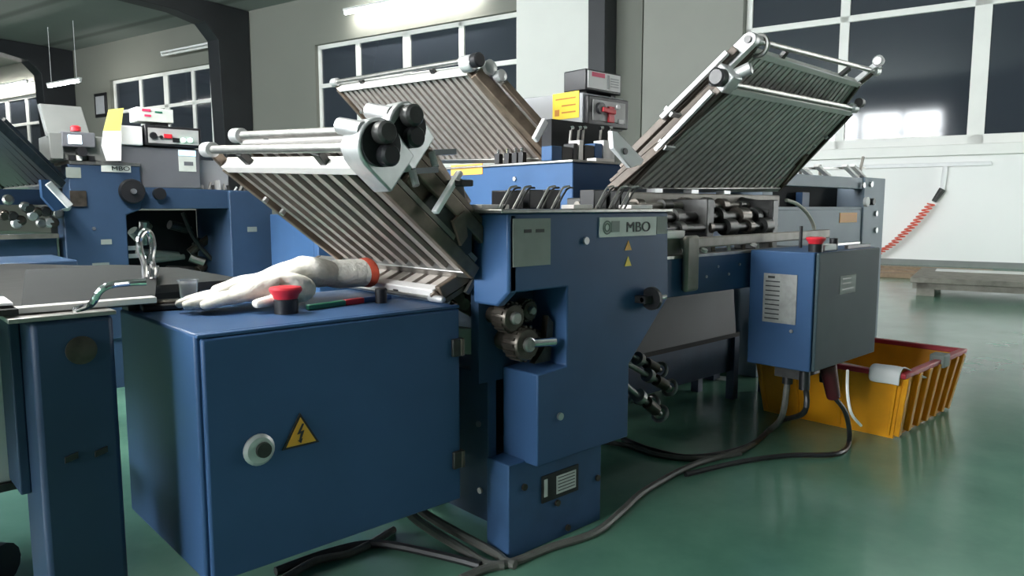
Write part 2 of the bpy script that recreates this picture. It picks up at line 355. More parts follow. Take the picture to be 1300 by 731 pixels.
# notice frame between column and far window
fr_ = thing('picture_frame', 'small dark framed notice on the wall left of the far window', 'frame', W(23.4, 0.03, 3.7))
wbox(MB(), 23.15, 23.85, 0.0, 0.05, 3.75, 4.5).out('frame', BLACK, fr_, 0.01); wbox(MB(), 23.25, 23.75, 0.05, 0.06, 3.85, 4.4).out('notice', GREYBOX, fr_)
# air line with drop, fitting and coiled hose
al = thing('air_hose', 'red coiled air hose hanging from a dark fitting on the white wall', 'hose', W(0.12, 0.05, 0))
MB().cyl(W(0.08, 0.05, 1.5), W(0.10, 0.05, 1.16), 0.035, 12).out('drop_pipe', WHITE, al)
MB().cyl(W(0.10, 0.06, 1.16), W(0.20, 0.10, 0.98), 0.05, 12, 0.035).out('fitting', DARKMETAL, al)
pts = []; A0 = W(0.2, 0.12, 0.98); path = [W(0.22, 0.12, 0.95), W(0.45, 0.14, 0.62), W(0.72, 0.16, 0.32), W(1.02, 0.2, 0.09)]
for i in range(20 * 12 + 1):
    t = i / 240; seg = min(int(t * 3), 2); q = t * 3 - seg; p = path[seg].lerp(path[seg + 1], q); R = 0.055
    pts.append(p + DR * R * math.cos(i * 2 * PI / 12) + NI * (R * math.sin(i * 2 * PI / 12) + 0.06))
MB().tube(pts, 0.011, 6, 1).out('hose_coil', REDHOSE, al)
# low platform at right and timber beside it
pf = thing('low_platform', 'low grey timber platform standing on short legs by the white wall', 'platform', W(-1.5, 3.7, 0))
wbox(MB(), -4.2, 0.12, 3.0, 4.45, 0.13, 0.185).out('deck', WOOD, pf, 0.008)
for s, o in ((0.0, 4.35), (0.0, 3.15), (-2.0, 4.35), (-2.0, 3.15), (-4.0, 4.35), (-4.0, 3.15)): wbox(MB(), s - 0.10, s + 0.06, o - 0.07, o + 0.07, 0, 0.13).out('leg', WOOD, pf)
wbox(MB(), -4.1, 0.1, 4.36, 4.42, 0.07, 0.13).out('stringer', WOOD, pf)
tag(wbox(MB(), -1.25, -0.05, 3.2, 3.5, 0.186, 0.194).out('paper_sheet', PAPER), 'white sheet lying on the low grey platform', 'paper')
for k, (o, s) in enumerate(((1.78, 0.9), (2.08, 1.0), (2.38, 1.1))):
    tag(wbox(MB(), s - 1.5, s + 0.7, o - 0.12, o + 0.12, 0.0, 0.10 - 0.02 * k).out('timber_plank', PLANK, None, 0.006),
        ['brown plank on the floor nearest the white wall', 'middle brown plank on the floor between two others', 'thin brown plank on the floor next to the low platform'][k], 'plank', 'planks by the wall')
m = MB(); q = W(1.12, 1.25, 0.0)
for k in range(4): m.torus(q + UPZ * (0.02 + 0.035 * k), V((0.05 * k, 0.04, 1)), 0.30 - 0.03 * k, 0.022)
tag(m.out('red_hose_heap', REDHOSE), 'loops of red hose piled on the floor at the wall foot', 'hose')

# ================================================================== FOLD PLATES
def on(u, v, p, n):
    """surveyed point on the plane through p with normal n"""
    r = FWD * F + RT * (u - 650) + UPV * (365.5 - v); n = V(n)
    return EYE + r * ((V(p) - EYE).dot(n) / r.dot(n))
def fold_plate(name, label, q, ns, rod, group, slat=SLAT, gap=GAP, side=RAIL, top=WHITEBAR, strip=None, frac=0.5, thick=0.012, rod_r=0.011, cap=0.02):
    """slatted plate between corners q = (bottom start, bottom end, top start, top end); rod = ends of the cross rod above it"""
    bl, br, tl, tr = [V(p) for p in q]; L = (br - bl).length; Hh = ((tl - bl).length + (tr - br).length) / 2
    U = (br - bl).normalized(); VV = ((tl - bl) + (tr - br)).normalized(); N = U.cross(VV).normalized()
    if N.dot(EYE - bl) > 0: N = -N            # N points to the far side
    c = (bl + br) / 2; P = thing(name, label, 'fold plate', c, group)
    def pt(u, v, n=0):
        fu, fv = u / L, v / Hh
        return (bl.lerp(br, fu)) * (1 - fv) + (tl.lerp(tr, fu)) * fv + N * n
    m = MB(); pitch = L / ns
    for i in range(ns):
        a = pt((i + 0.5) * pitch, 0.02); b = pt((i + 0.5) * pitch, Hh - 0.012); m.bar(a, b, pitch * frac, thick, N)
    m.out('slat_panel', slat, P)
    e = 0.012
    MB().prism([pt(0, 0.005, e), pt(L, 0.005, e), pt(L, Hh - .005, e), pt(0, Hh - .005, e)], N * 0.004).out('backing_sheet', gap, P)
    MB().bar(pt(-0.012, 0.008), pt(L + 0.012, 0.008), 0.026, 0.030, N).out('bottom_rail', STEEL, P, 0.003)
    MB().bar(pt(-0.008, Hh, 0.002), pt(L + 0.008, Hh, 0.002), 0.026, 0.034, N).out('top_rail', top, P, 0.003)
    r0, r1 = V(rod[0]), V(rod[1]); rd = (r1 - r0).normalized()
    for u, e_, s_ in ((-0.012, r0, -1), (L + 0.012, r1, 1)):
        m = MB().bar(pt(u, 0), pt(u, Hh), 0.02, 0.034, N); m.bar(pt(u, Hh), e_, 0.016, 0.026, N); m.out('side_rail', side, P, 0.003)
        MB().bar(pt(u, 0.02, 0.026), pt(u, Hh * 0.92, 0.026), 0.012, 0.012, N).out('guide_strip', strip or side, P)
        MB().lathe(e_ + rd * 0.02 * s_, [(rod_r * 1.1, -0.035), (cap, -0.03), (cap, 0.012), (cap * 0.75, 0.022), (rod_r * 0.6, 0.024)], rd * s_, 16).out('rod_end_cap', ALU if top is WHITEBAR else DARKMETAL, P)
    MB().cyl(r0, r1, rod_r, 14).out('cross_rod', STEEL, P)
    for f in (0.22, 0.78):
        a = pt(L * f, Hh); b = r0.lerp(r1, f); MB().bar(a.lerp(b, .1), a.lerp(b, .8), 0.024, 0.018, N).out('rod_clamp', DARKMETAL, P, 0.002)
    for u, v in ((0.13, 0.72), (0.20, 0.60)):
        p = pt(L * (1 - u * 0.3), Hh * v, -0.012); MB().cyl(p, p - N * 0.014, 0.008, 10).out('screw', BOLT, P)
    return P, pt, U, VV, N
A1 = math.radians(38)
V1 = (-math.cos(A1), 0, math.sin(A1)); N1 = V((math.sin(A1), 0, math.cos(A1)))
O1 = V((1.15, 1.385, 0.742)); O1b = O1 + N1 * 0.085
o1 = lambda u, v: on(u, v, O1, N1); o1b = lambda u, v: on(u, v, O1b, N1)
Q1 = (o1(598, 346), o1(443, 331), o1(462, 211), o1(290, 210))
P1, p1, *_ = fold_plate('fold_plate', 'slatted fold plate at left leaning up behind the white gloves', Q1, 10, (o1(446, 187), o1(268, 190)), 'fold plates', frac=0.40, strip=TRACK)
P1b, p1b, *_ = fold_plate('fold_plate', 'fold plate stacked behind the left slatted one, only its top bar showing', [p + N1 * 0.085 for p in Q1], 10, (o1b(480, 165), o1b(305, 172)), 'fold plates', frac=0.40)
# adjusters on the near side of the two left plates
for k, (P, o, c, arm, bush) in enumerate(((P1, o1, (474, 184), ((585, 318), (490, 205)), (442, 158)), (P1b, o1b, (508, 162), ((600, 300), (520, 180)), (479, 139)))):
    a, b = o(*arm[0]), o(*arm[1]); d = (b - a).normalized(); sd = V((0, -1, 0))
    a, b = on(*arm[0], (O1, O1b)[k] + N1 * .06, N1), on(*arm[1], (O1, O1b)[k] + N1 * .06, N1); d = (b - a).normalized(); MB().bar(a, b, 0.050, 0.05, N1).out('adjuster_arm', RAIL if k else DARKMETAL, P, 0.004)
    MB().bar(a + d * .04 + sd * .035, b - d * .05 + sd * .035, 0.018, 0.036, N1).out('scale_bar', RAIL, P, 0.003)
    MB().bar(a + d * .06 + sd * .030 - N1 * .03, b - d * .10 + sd * .030 - N1 * .03, 0.012, 0.014, N1).out('guide_bar', STEEL, P, 0.002)
    h = o(*c)
    f = lambda x, y: h + d * x + N1 * y + sd * 0.02
    MB().prism([f(0.052 * math.cos(t), 0.052 * math.sin(t)) for t in [i * PI / 10 - PI / 2 for i in range(11)]] + [f(-.09, .048), f(-.09, -.048)], V((0, 0.065, 0))).out('adjuster_housing', ALU, P, 0.005)
    MB().cyl(f(0, 0), f(0, 0) + sd * 0.010, 0.044, 22).out('adjuster_face', BLACK, P)
    for x, y in ((0.016, 0.014), (-0.020, -0.012)): MB().lathe(f(x, y) + sd * .01, [(0.022, 0), (0.022, 0.022), (0.017, 0.028)], sd, 18).out('adjuster_knob', BLACK if x < 0 else DARKMETAL, P)
    q = o(*bush); MB().cyl(q + V((0, .03, 0)), q + V((0.015, -.03, -.012)), 0.017, 14).out('rod_bushing', ALU, P); MB().cyl(q + V((0, .0, 0)), h, 0.008, 10).out('bushing_rod', STEEL, P)
    g = f(-.105, .02); MB().bar(g, g + V((.055, -.012, .004)), .012, .012).out('clamp_lever', CHROME, P); MB().cyl(g, g + V((0, -.012, -.03)), .008, 10).out('clamp_screw', BOLT, P)
    g = a.lerp(b, .35) + sd * .03; MB().bar(g, g + d * .05, .045, .05, N1).out('slide_block', OILY, P, .004)
# lower plate sloping down to the left
AL_ = math.radians(24)
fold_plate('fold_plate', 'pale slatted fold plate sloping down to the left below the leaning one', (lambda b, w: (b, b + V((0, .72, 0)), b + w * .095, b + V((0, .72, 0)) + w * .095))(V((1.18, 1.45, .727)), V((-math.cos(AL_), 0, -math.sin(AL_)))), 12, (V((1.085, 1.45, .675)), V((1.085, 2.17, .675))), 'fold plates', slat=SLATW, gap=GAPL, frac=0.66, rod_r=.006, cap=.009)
A2 = math.radians(45)
V2 = (-math.cos(A2), 0, math.sin(A2))
N2 = V((math.sin(A2), 0, math.cos(A2))); O2 = V((2.40, 2.36, 1.118)); o2 = lambda u, v: on(u, v, O2, N2); o2b = lambda u, v: on(u, v, O2 + N2 * .05, N2)
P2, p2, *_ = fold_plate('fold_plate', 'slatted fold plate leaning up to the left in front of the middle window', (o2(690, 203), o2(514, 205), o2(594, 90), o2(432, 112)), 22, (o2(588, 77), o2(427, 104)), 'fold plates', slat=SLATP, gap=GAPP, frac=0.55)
sd = V((0, -1, 0))
a, b = o2(702, 200), o2(604, 92); MB().bar(a, b, 0.04, 0.05, N2).out('adjuster_arm', RAIL, P2, 0.004)
a, b = o2b(704, 190), o2b(622, 92); MB().bar(a, b, 0.03, 0.03, N2).out('scale_bar', WHITEBAR, P2, 0.003)
a, b = o2b(698, 170), o2b(640, 105); MB().bar(a, b, 0.02, 0.03, N2).out('brown_strip', RAIL, P2, 0.003)
c = o2(590, 82); MB().lathe(c, [(0.035, 0), (0.035, 0.05), (0.028, 0.06)], sd, 20).out('adjuster_housing', ALU, P2)
c = o2(598, 78); MB().lathe(c + sd * .02, [(0.030, 0), (0.030, 0.035), (0.024, 0.04)], sd, 18).out('adjuster_knob', BLACK, P2)
for (u, v), r in (((618, 88), .034), ((632, 98), .026), ((634, 118), .024), ((647, 132), .018), ((655, 140), .02)): MB().lathe(o2b(u, v), [(r, 0), (r, 0.03), (r * .7, 0.035)], (0, -1, 0.2), 14).out('clamp_knob', ALU, P2)
N3 = V((0, math.sin(A2), math.cos(A2))); V3 = V((0, -math.cos(A2), math.sin(A2))); O3 = V((2.26, 1.80, .963)); O3b = O3 + N3 * .09
o3 = lambda u, v: on(u, v, O3, N3); o3b = lambda u, v: on(u, v, O3b, N3); xd = V((1, 0, 0))
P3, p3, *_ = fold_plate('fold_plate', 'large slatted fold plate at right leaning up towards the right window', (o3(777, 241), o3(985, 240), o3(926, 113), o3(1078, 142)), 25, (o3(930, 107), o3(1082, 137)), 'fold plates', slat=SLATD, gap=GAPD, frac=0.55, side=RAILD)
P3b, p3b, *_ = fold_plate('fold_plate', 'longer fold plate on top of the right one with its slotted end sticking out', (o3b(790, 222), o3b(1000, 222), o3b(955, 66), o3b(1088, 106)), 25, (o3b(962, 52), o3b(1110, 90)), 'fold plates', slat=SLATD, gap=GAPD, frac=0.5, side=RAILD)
for P, o, a_, b_, c_ in ((P3, o3, (800, 232), (915, 112), (878, 150)), (P3b, o3b, (800, 196), (935, 62), (905, 92))):
    a, b = o(*a_), o(*b_); MB().bar(a, b, 0.024, 0.03, N3).out('adjuster_arm', RAILD, P, 0.003)
    a2 = o(*c_); MB().bar(a.lerp(a2, .45) - xd * .03, b - (b - a) * .04 - xd * .03, 0.018, 0.02, N3).out('scale_bar', ALU, P, 0.003)
    q = a.lerp(b, .42); MB().ob(q, xd * .03, V3 * .010, N3 * .022).out('clamp_block', ALU, P, 0.002)
q = o3b(950, 50); w = (o3b(950, 50) - o3b(915, 85)).normalized()
f = lambda x, y: q + w * x + N3 * y
MB().prism([f(.028 * math.cos(t), .028 * math.sin(t)) for t in [i * PI / 10 - PI / 2 for i in range(11)]] + [f(-.20, .026), f(-.20, -.026)], xd * .03).out('end_bracket', ALU, P3b, 0.003)
MB().cyl(q - xd * .001, q - xd * .008, .014, 14).out('bracket_hole', BLACK, P3b)
MB().torus(o3b(963, 58), xd, .036, .009).out('rod_ring', STEEL, P3b)
g = o3(921, 100); MB().ob(g, xd * .03, V3 * .035, N3 * .04).out('adjuster_housing', ALU, P3, .006)
MB().lathe(g - xd * .03, [(.032, 0), (.032, .03), (.025, .035)], (-1, 0, 0), 18).out('adjuster_knob', BLACK, P3)
g = o3(932, 96); MB().lathe(g, [(.022, 0), (.022, .06), (.014, .065)], (.3, -1, .4), 14).out('adjuster_pin', ALU, P3)
for a_, b_ in (((1080, 108), (1112, 82)), ((1086, 110), (1118, 84))): MB().bar(o3b(*a_), o3b(*b_), 0.014, 0.022, N3).out('end_strip', ALU, P3b)
g = o3b(1117, 78); MB().lathe(g, [(.022, 0), (.026, .02), (.016, .03)], (-1, 0, 0), 14).out('end_knob', ALU, P3b)
g = o3(1090, 130); MB().lathe(g, [(.020, 0), (.020, .03), (.012, .05)], (1, 0, 0), 14).out('end_knob', DARKMETAL, P3)
MB().bar(o3(992, 235), o3(1022, 195), 0.03, 0.03, N3).out('red_edge_strip', RAIL, P3)

# ================================================================== FIRST FOLDING MACHINE
FM = thing('folding_machine', 'blue folding machine in the centre with a white lettered nameplate', 'machine', (1.5, 1.65, 0))
yf = 1.27
poly = [(1.177, .885), (1.811, .885), (1.821, .63), (1.640, .456), (1.640, .243), (1.272, .243), (1.272, .482), (1.378, .490), (1.378, .696), (1.177, .696)]
MB().prism([(x, yf, z) for x, z in poly], (0, 0.13, 0)).out('side_frame', BLUE, FM, 0.004)
MB().prism([(1.172, yf, .885), (1.172, 1.40, .885), (1.172, 1.40, .66), (1.172, 1.312, .66), (1.172, yf, .696)], (0.03, 0, 0)).out('hood', BLUE, FM, 0.006)
MB().prism([(x, 2.02, z) for x, z in poly], (0, 0.10, 0)).out('side_frame', BLUE2, FM, 0.004)
MB().box(1.145, 1.825, 1.262, 1.44, .885, .894).out('top_cover', STEEL, FM, 0.002)
MB().box(1.20, 1.80, 1.40, 2.02, .78, .868).out('roller_housing', DARKMETAL, FM)
MB().box(1.37, 1.66, 1.40, 2.02, .25, .72).out('machine_body', NAVY, FM)
MB().box(1.19, 1.37, 1.40, 1.43, .45, .76).out('inner_panel', NAVY, FM)
MB().box(1.214, 1.575, 1.314, 1.40, 0.0, .25).out('base', BLUE2, FM, 0.003)
MB().box(1.214, 1.575, 2.02, 2.12, 0.0, .25).out('base', BLUE2, FM, 0.003)
MB().box(1.22, 1.25, 1.40, 2.02, .072, .47).out('side_panel', NAVY, FM, 0.003)
MB().box(1.27, 1.60, 1.40, 2.02, .18, .25).out('cross_member', NAVY, FM)
bolts([(1.22, 1.435, .331), (1.22, 1.43, .151), (1.22, 1.62, .30)], 0.008, (-1, 0, 0), FM)
# left sticker, nameplate, small signs
MB().box(1.186, 1.314, yf - .002, yf, .757, .872).out('faded_sticker', LABELG, FM)
for a, b in ((1.222, 1.246), (1.262, 1.290)): MB().box(a, b, yf - .0035, yf - .002, .838, .846).out('print_mark', INK, FM)
NP = MB().box(1.500, 1.750, yf - .004, yf, .819, .872).out('nameplate', LABELW, FM)
text('MBO', 0.040, (1.665, yf - .0045, .843), (1, 0, 0), (0, 0, 1), INK, NP, 'lettering', 0.0, 1.3)
m = MB()
for r in (0.010, 0.017): m.torus((1.53, yf - .004, .845), (0, 1, 0), r, 0.0022, 20)
m.box(1.547, 1.580, yf - .006, yf - .004, .832, .862); m.out('emblem', LABELG, NP)
MB().box(1.756, 1.806, yf - .002, yf, .822, .872).out('corner_sticker', LABELG, FM)
for z in (.792, .748):
    s = MB().prism([(1.61, yf - .002, z - .012), (1.640, yf - .002, z - .012), (1.625, yf - .002, z + .015)], (0, .0015, 0)).out('warning_sticker', YELLOW if z < .77 else AMBER, FM)
bolts([(1.445, yf, .812), (1.352, yf, .361)], 0.010, (0, -1, 0), FM)
MB().cyl((1.700, 1.245, .640), (1.712, 1.245, .640), .033, 22).out('hand_wheel', BLACK, FM)
MB().cyl((1.66, 1.245, .640), (1.772, 1.245, .640), .007, 10).out('wheel_shaft', CHROME, FM)
MB().box(1.66, 1.69, 1.235, 1.27, .63, .65).out('shaft_bearing', BLACK, FM)
# rating plate on the base
RP = MB().box(1.331, 1.474, 1.310, 1.314, .118, .192).out('rating_plate', BLACK, FM)
MB().box(1.385, 1.462, 1.3085, 1.310, .130, .180).out('white_field', LABELW, RP); MB().box(1.338, 1.350, 1.3085, 1.310, .134, .182).out('white_field', LABELW, RP)
m = MB()
for k in range(5): m.box(1.390, 1.457, 1.3078, 1.3085, .137 + k * .009, .139 + k * .009)
m.out('print_lines', INK, RP)
bolts([(1.267, 1.314, .181), (1.558, 1.314, .130), (1.434, 1.314, .020), (1.392, 1.314, .103)], 0.009, (0, -1, 0), FM, OILY)
# gears in the recess
def gear(c, r, l, parent):
    m = MB().lathe(c, [(r * .9, 0), (r, .006), (r, l * .5), (r * .62, l * .55), (r * .62, l)], (0, 1, 0), 24)
    for k in range(16): a = 2 * PI * k / 16; m.ob(V(c) + V((math.cos(a) * r, l * .28, math.sin(a) * r)), V((math.cos(a) * .004, 0, math.sin(a) * .004)), V((-math.sin(a) * .004, 0, math.cos(a) * .004)), V((0, l * .2, 0)))
    g = m.out('gear', OILY, parent)
    MB().lathe(V(c) + V((0, -.012, 0)), [(r * .35, 0), (r * .45, .004), (r * .45, .014)], (0, 1, 0), 16).out('gear_hub', STEEL, g)
gear((1.235, 1.315, .625), .036, .09, FM); gear((1.268, 1.300, .556), .042, .10, FM); gear((1.305, 1.33, .635), .026, .07, FM); gear((1.325, 1.33, .555), .026, .07, FM)
MB().cyl((1.268, 1.285, .562), (1.345, 1.285, .556), .012, 12).out('shaft', CHROME, FM)
MB().prism([(1.30, 1.31, .50), (1.36, 1.31, .50), (1.37, 1.31, .60), (1.35, 1.31, .62), (1.34, 1.31, .54)], (0, .02, 0)).out('gear_bracket', OILY, FM)
MB().prism([at(u, v, y=1.43) for u, v in ((578, 416), (602, 417), (652, 440), (652, 453), (578, 449))], (0, .05, 0)).out('side_tray', GREENGREY, FM, 0.003)
for k in range(7):
    a = at(570 + random.uniform(0, 30), 350 + k * 9, y=1.47); MB().cyl(a, a + V((random.uniform(-.03, .05), .05, random.uniform(-.01, .03))), random.uniform(.012, .025), 12).out('roller_journal', OILY, FM)
a = at(592, 372, y=1.42); MB().bar(a, a + V((.03, 0, .04)), .012, .012).out('link_rod', STEEL, FM)
MB().cyl((1.205, 1.45, .750), (1.205, 2.0, .750), .020, 16).out('fold_roller', OILY, FM); MB().cyl((1.215, 1.45, .70), (1.215, 2.0, .70), .022, 16).out('fold_roller', OILY, FM)
# linkage between plate and hood
MB().prism([at(u, v, y=1.36) for u, v in ((535, 262), (560, 235), (588, 226), (594, 262), (600, 275), (600, 320), (585, 330), (560, 290))], (0, .03, 0)).out('linkage_bracket', DARKMETAL, FM, .004)
MB().bar(at(552, 270, y=1.33), at(584, 218, y=1.33), .012, .020, (0, 1, 0)).out('white_lever', WHITE, FM, .003)
MB().box(*(lambda a, b: (a.x, b.x, 1.30, 1.35, b.z, a.z))(at(574, 228, y=1.33), at(591, 237, y=1.33))).out('lever_stop', BLACK, FM, .003)
MB().prism([at(u, v, y=1.35) for u, v in ((575, 280), (590, 268), (594, 300), (586, 312))], (0, .012, 0)).out('linkage_plate', RAIL, FM)
# levers and bearing blocks on top
for u0, u1, v0 in ((636, 658, 242), (666, 684, 241), (687, 706, 241), (748, 764, 241), (768, 781, 242), (782, 793, 243)):
    a = at(u0, 263, y=1.50); b = at(u1, v0, y=1.50); MB().box(a.x, b.x, 1.48, 1.54, .894, b.z).out('bearing_block', BLACK, FM, .003)
for u in (650, 668, 699, 717, 773, 790, 804):
    for d in (0, 6):
        a = at(u - 17 + d, 263, y=1.40); b = at(u - 4 + d, 241, y=1.40); c = at(u + d, 237.5, y=1.40); e = at(u + 6 + d, 236.5, y=1.40)
        a.z = .894
        if d == 0: MB().tube([a, b, c, e], .0032, 8, 3).out('adjusting_lever', STEEL, FM)
        else: MB().tube([a, b, e - V((.004, 0, .004))], .0028, 8, 3).out('adjusting_lever', DARKMETAL, FM)
for u0, u1 in ((605, 640), (722, 746), (795, 822)):
    a = at(u0, 265, y=1.42); b = at(u1, 265, y=1.42); MB().box(a.x, b.x, 1.40, 1.45, .894, .906).out('cover_clip', WHITEBAR, FM, .002)
# spindles sticking out of the base
SPM = []
for u0, v0, u1, v1, y in ((790, 458, 850, 492, 1.46), (790, 485, 838, 525, 1.42), (792, 446, 838, 470, 1.52), (790, 500, 828, 512, 1.5)):
    a = at(u0, v0, y=y); e = at(u1, v1, y=y)
    s = MB().cyl(a, e, .009, 12).out('spindle', STEEL, FM)
    d = (e - a).normalized(); MB().cyl(e - d * .09, e - d * .03, .020, 16).out('spindle_collar', OILY, s); MB().torus(e, d, .026, .007).out('spindle_ring', STEEL, s)
    MB().cyl(e - d * .15, e - d * .13, .024, 16).out('spindle_collar', STEEL, s)

# ================================================================== CONTROL CABINET (front left)
CB = thing('control_cabinet', 'big blue electrical cabinet at front with a lightning warning triangle', 'cabinet', (0.795, 1.62, .175))
MB().box(.484, 1.100, 1.388, 1.86, .178, .664).out('cabinet_body', BLUE, CB, .006)
D = MB().box(.492, 1.104, 1.370, 1.386, .178, .656).out('door', BLUE, CB, .005)
MB().box(.484, 1.106, 1.372, 1.388, .657, .664).out('rain_lip', BLUE, CB, .002)
c = V((.592, 1.370, .423))
MB().lathe(c, [(.032, 0), (.032, .004), (.026, .009)], (0, -1, 0), 24).out('lock', ALU, D)
MB().lathe(c + V((.006, -.009, 0)), [(.016, 0), (.015, .006)], (0, -1, 0), 18).out('lock_core', DARKMETAL, D)
tri = MB().prism([(.640, 1.367, .410), (.722, 1.367, .410), (.681, 1.367, .480)], (0, .003, 0)).out('warning_sign', INK, D)
MB().prism([(.648, 1.3655, .4145), (.714, 1.3655, .4145), (.681, 1.3655, .471)], (0, .0015, 0)).out('warning_field', AMBER, tri)
bz = [(.684, .458), (.672, .437), (.680, .438), (.676, .424), (.672, .425), (.680, .417), (.684, .427), (.681, .426), (.688, .443), (.680, .442), (.688, .457)]
MB().prism([(x, 1.3645, z) for x, z in bz], (0, .001, 0)).out('lightning_bolt', INK, tri)
for z in (.562, .282):
    h = MB().box(1.078, 1.112, 1.362, 1.386, z - .022, z + .022).out('hinge', DARKMETAL, CB, .003); MB().cyl((1.106, 1.364, z - .02), (1.106, 1.364, z + .02), .006, 10).out('hinge_pin', OILY, h)
estop((.737, 1.53, .664), .036, .060, CB)
MB().lathe((.989, 1.535, .664), [(.014, 0), (.015, .034), (.012, .037)], UPZ, 18).out('selector_knob', BLACK, CB)
# things on the cabinet
pn = thing('marker_pen', 'thin blue marker with green and red bands lying on the cabinet', 'pen', (.92, 1.575, .664))
MB().bar((.955, 1.566, .671), (1.048, 1.585, .671), .014, .013).out('barrel', BLUEP, pn, .002)
MB().bar((.898, 1.5545, .671), (.955, 1.566, .671), .0145, .0135).out('red_band', RED, pn, .002)
MB().bar((.790, 1.533, .671), (.898, 1.5545, .671), .014, .013).out('green_cap', GREEN, pn, .003)
ph = thing('eyeglass_case', 'dark flat case lying on the far left corner of the cabinet', 'case', (.54, 1.79, .664))
MB().prism([(.505, 1.76, .664), (.585, 1.735, .664), (.60, 1.79, .664), (.52, 1.83, .664)], (0, 0, .016)).out('case_body', BLACK, ph, .005)
MB().prism([(.515, 1.765, .680), (.580, 1.745, .680), (.592, 1.787, .680), (.525, 1.82, .680)], (0, 0, .006)).out('case_lid', OILY, ph, .003)
tag(MB().box(.486, .512, 1.80, 1.85, .664, .682).out('black_block', BLACK, None, .003), 'small black block beside the dark case on the cabinet corner', 'block')
# gloves
def glove(name, label, wrist, dirv, size, curl, z0, thumb=1, flat=0.62, cuff=True, hump=0.0):
    d = V(dirv).normalized(); s = V((-d.y, d.x, 0)) * thumb
    P = lambda a, b, h: V(wrist) + d * a * size + s * b * size + UPZ * h * size
    me = bpy.data.meshes.new(name)
    vs = [P(0, 0, .11), P(.16, 0, .12 + hump), P(.34, 0, .15 + hump), P(.52, 0, .13 + hump * .5)]; rad = [.17, .18, .20, .19]
    es = [(0, 1), (1, 2), (2, 3)]
    for b, l in ((-.14, .34), (-.048, .42), (.048, .40), (.135, .30)):
        i = len(vs); k = random.uniform(-.03, .03)
        vs += [P(.60, b, .10), P(.60 + l * .5, b * 1.2 + k, .085 + curl), P(.60 + l, b * 1.3 + k * 2, .05)]; rad += [.075, .068, .05]
        es += [(3, i), (i, i + 1), (i + 1, i + 2)]
    i = len(vs); vs += [P(.30, .20, .08), P(.44, .29, .07), P(.58, .31, .055)]; rad += [.075, .065, .05]; es += [(1, i), (i, i + 1), (i + 1, i + 2)]
    c0 = V((sum(v.x for v in vs) / len(vs), sum(v.y for v in vs) / len(vs), z0))
    G = thing(name, label, 'glove', c0, 'work gloves on the cabinet')
    me.from_pydata([v - c0 for v in vs], es, []); o = bpy.data.objects.new('glove_hand', me); C.collection.objects.link(o); o.parent = G; ROOT[o.name] = c0
    me.materials.append(COTTON)
    sk = o.modifiers.new('skin', 'SKIN'); sk.use_smooth_shade = True
    for k, r in enumerate(rad): me.skin_vertices[0].data[k].radius = (r * size, r * size * flat)
    me.skin_vertices[0].data[0].use_root = True
    ss = o.modifiers.new('sub', 'SUBSURF'); ss.levels = 2; ss.render_levels = 2
    if cuff:
        w = V(wrist) + UPZ * .09 * size; m = MB(); rows = []
        for a, r in ((.20, .12), (.06, .18), (-.14, .175), (-.19, .19), (-.20, .185), (-.18, .14)):
            rows.append([w + d * a * size + (s * math.cos(t) + UPZ * (math.sin(t) * flat)) * r * size + UPZ * .02 * size for t in [2 * PI * q / 20 for q in range(21)]])
        MB().grid(rows[0:4]).out('knit_wrist', COTTON, G)
        m2 = MB(); m2.grid([[p + d * .001 for p in rows[2]]] + rows[3:6]).out('cuff_band', CUFF, G)
glove('work_glove', 'white knitted glove lying lowest with fingers pointing left', (.865, 1.64, .668), (-1, .12, 0), .31, .0, .664, 1, .66, False)
glove('work_glove', 'white knitted glove on top with an orange red cuff at its right end', (.985, 1.70, .688), (-1, .06, 0), .34, .01, .664, -1, .62, True, .0)
tag(MB().lathe((.632, 1.832, .664), [(.018, 0), (.022, .05), (.026, .06), (.020, .06), (.016, .004)], UPZ, 18).out('plastic_cup', CLEAR), 'small clear plastic cup standing behind the gloves', 'cup')

# ================================================================== FEED TABLE with post (left edge)
FT = thing('feed_table', 'grey topped feed table on a blue steel post at the left edge', 'table', (.30, 1.60, 0))
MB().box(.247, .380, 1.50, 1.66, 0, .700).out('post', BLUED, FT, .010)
MB().box(.215, .384, 1.496, 1.67, .700, .708).out('post_cap', STEEL, FT, .001)
MB().lathe((.323, 1.50, .640), [(.026, 0), (.026, .003), (.02, .004)], (0, -1, 0), 22).out('round_badge', OILY, FT)
for x in (.296, .345): MB().ob((x, 1.499, .444), (.011, 0, .003), (0, .002, 0), (0, 0, .006)).out('slot', BLACK, FT, .001)
MB().box(.229, .247, 1.60, 1.72, .36, .700).out('side_cover', NAVY, FT, .003)
TS = [at(u, v, z=.735) for u, v in ((40, 350), (248, 354), (240, 388), (6, 378))]
MB().prism([V((-.9, 2.95, .69)), V((.45, 2.95, .69)), V((.80, 2.40, .69)), V((.80, 1.90, .69)), V((.465, 1.88, .69)), V((.465, 1.68, .69)), V((-.9, 1.68, .69))], (0, 0, .02)).out('shading_table_frame', DARKMETAL, FT)  # slab extended past the table to shade the floor from the lamp
rows = []
for i in range(9):
    t = i / 8; y = 1.56 + .60 * t; zz = .716 + .028 * math.sin(t * PI * .55)
    rows.append([V((.245 + .11 * t, y, zz)), V((.42 + .12 * t, y, zz + .003)), V((.47 + .20 * t, y, zz - .006))])
m = MB().grid(rows).grid([[p - UPZ * .006 for p in r][::-1] for r in rows]); m.out('slide_sheet', TABLEG, FT)
MB().bar((.20, 1.555, .716), (.47, 1.555, .716), .03, .012).out('front_strip', WHITEBAR, FT, .002)
MB().box(-.9, .235, 1.52, 2.3, .712, .722).out('side_leaf', TABLEG, FT)
MB().box(-.5, -.42, 1.75, 1.85, 0, .70).out('leg', NAVY, FT); MB().box(-.5, .25, 2.2, 2.28, .10, .17).out('foot_beam', NAVY, FT)
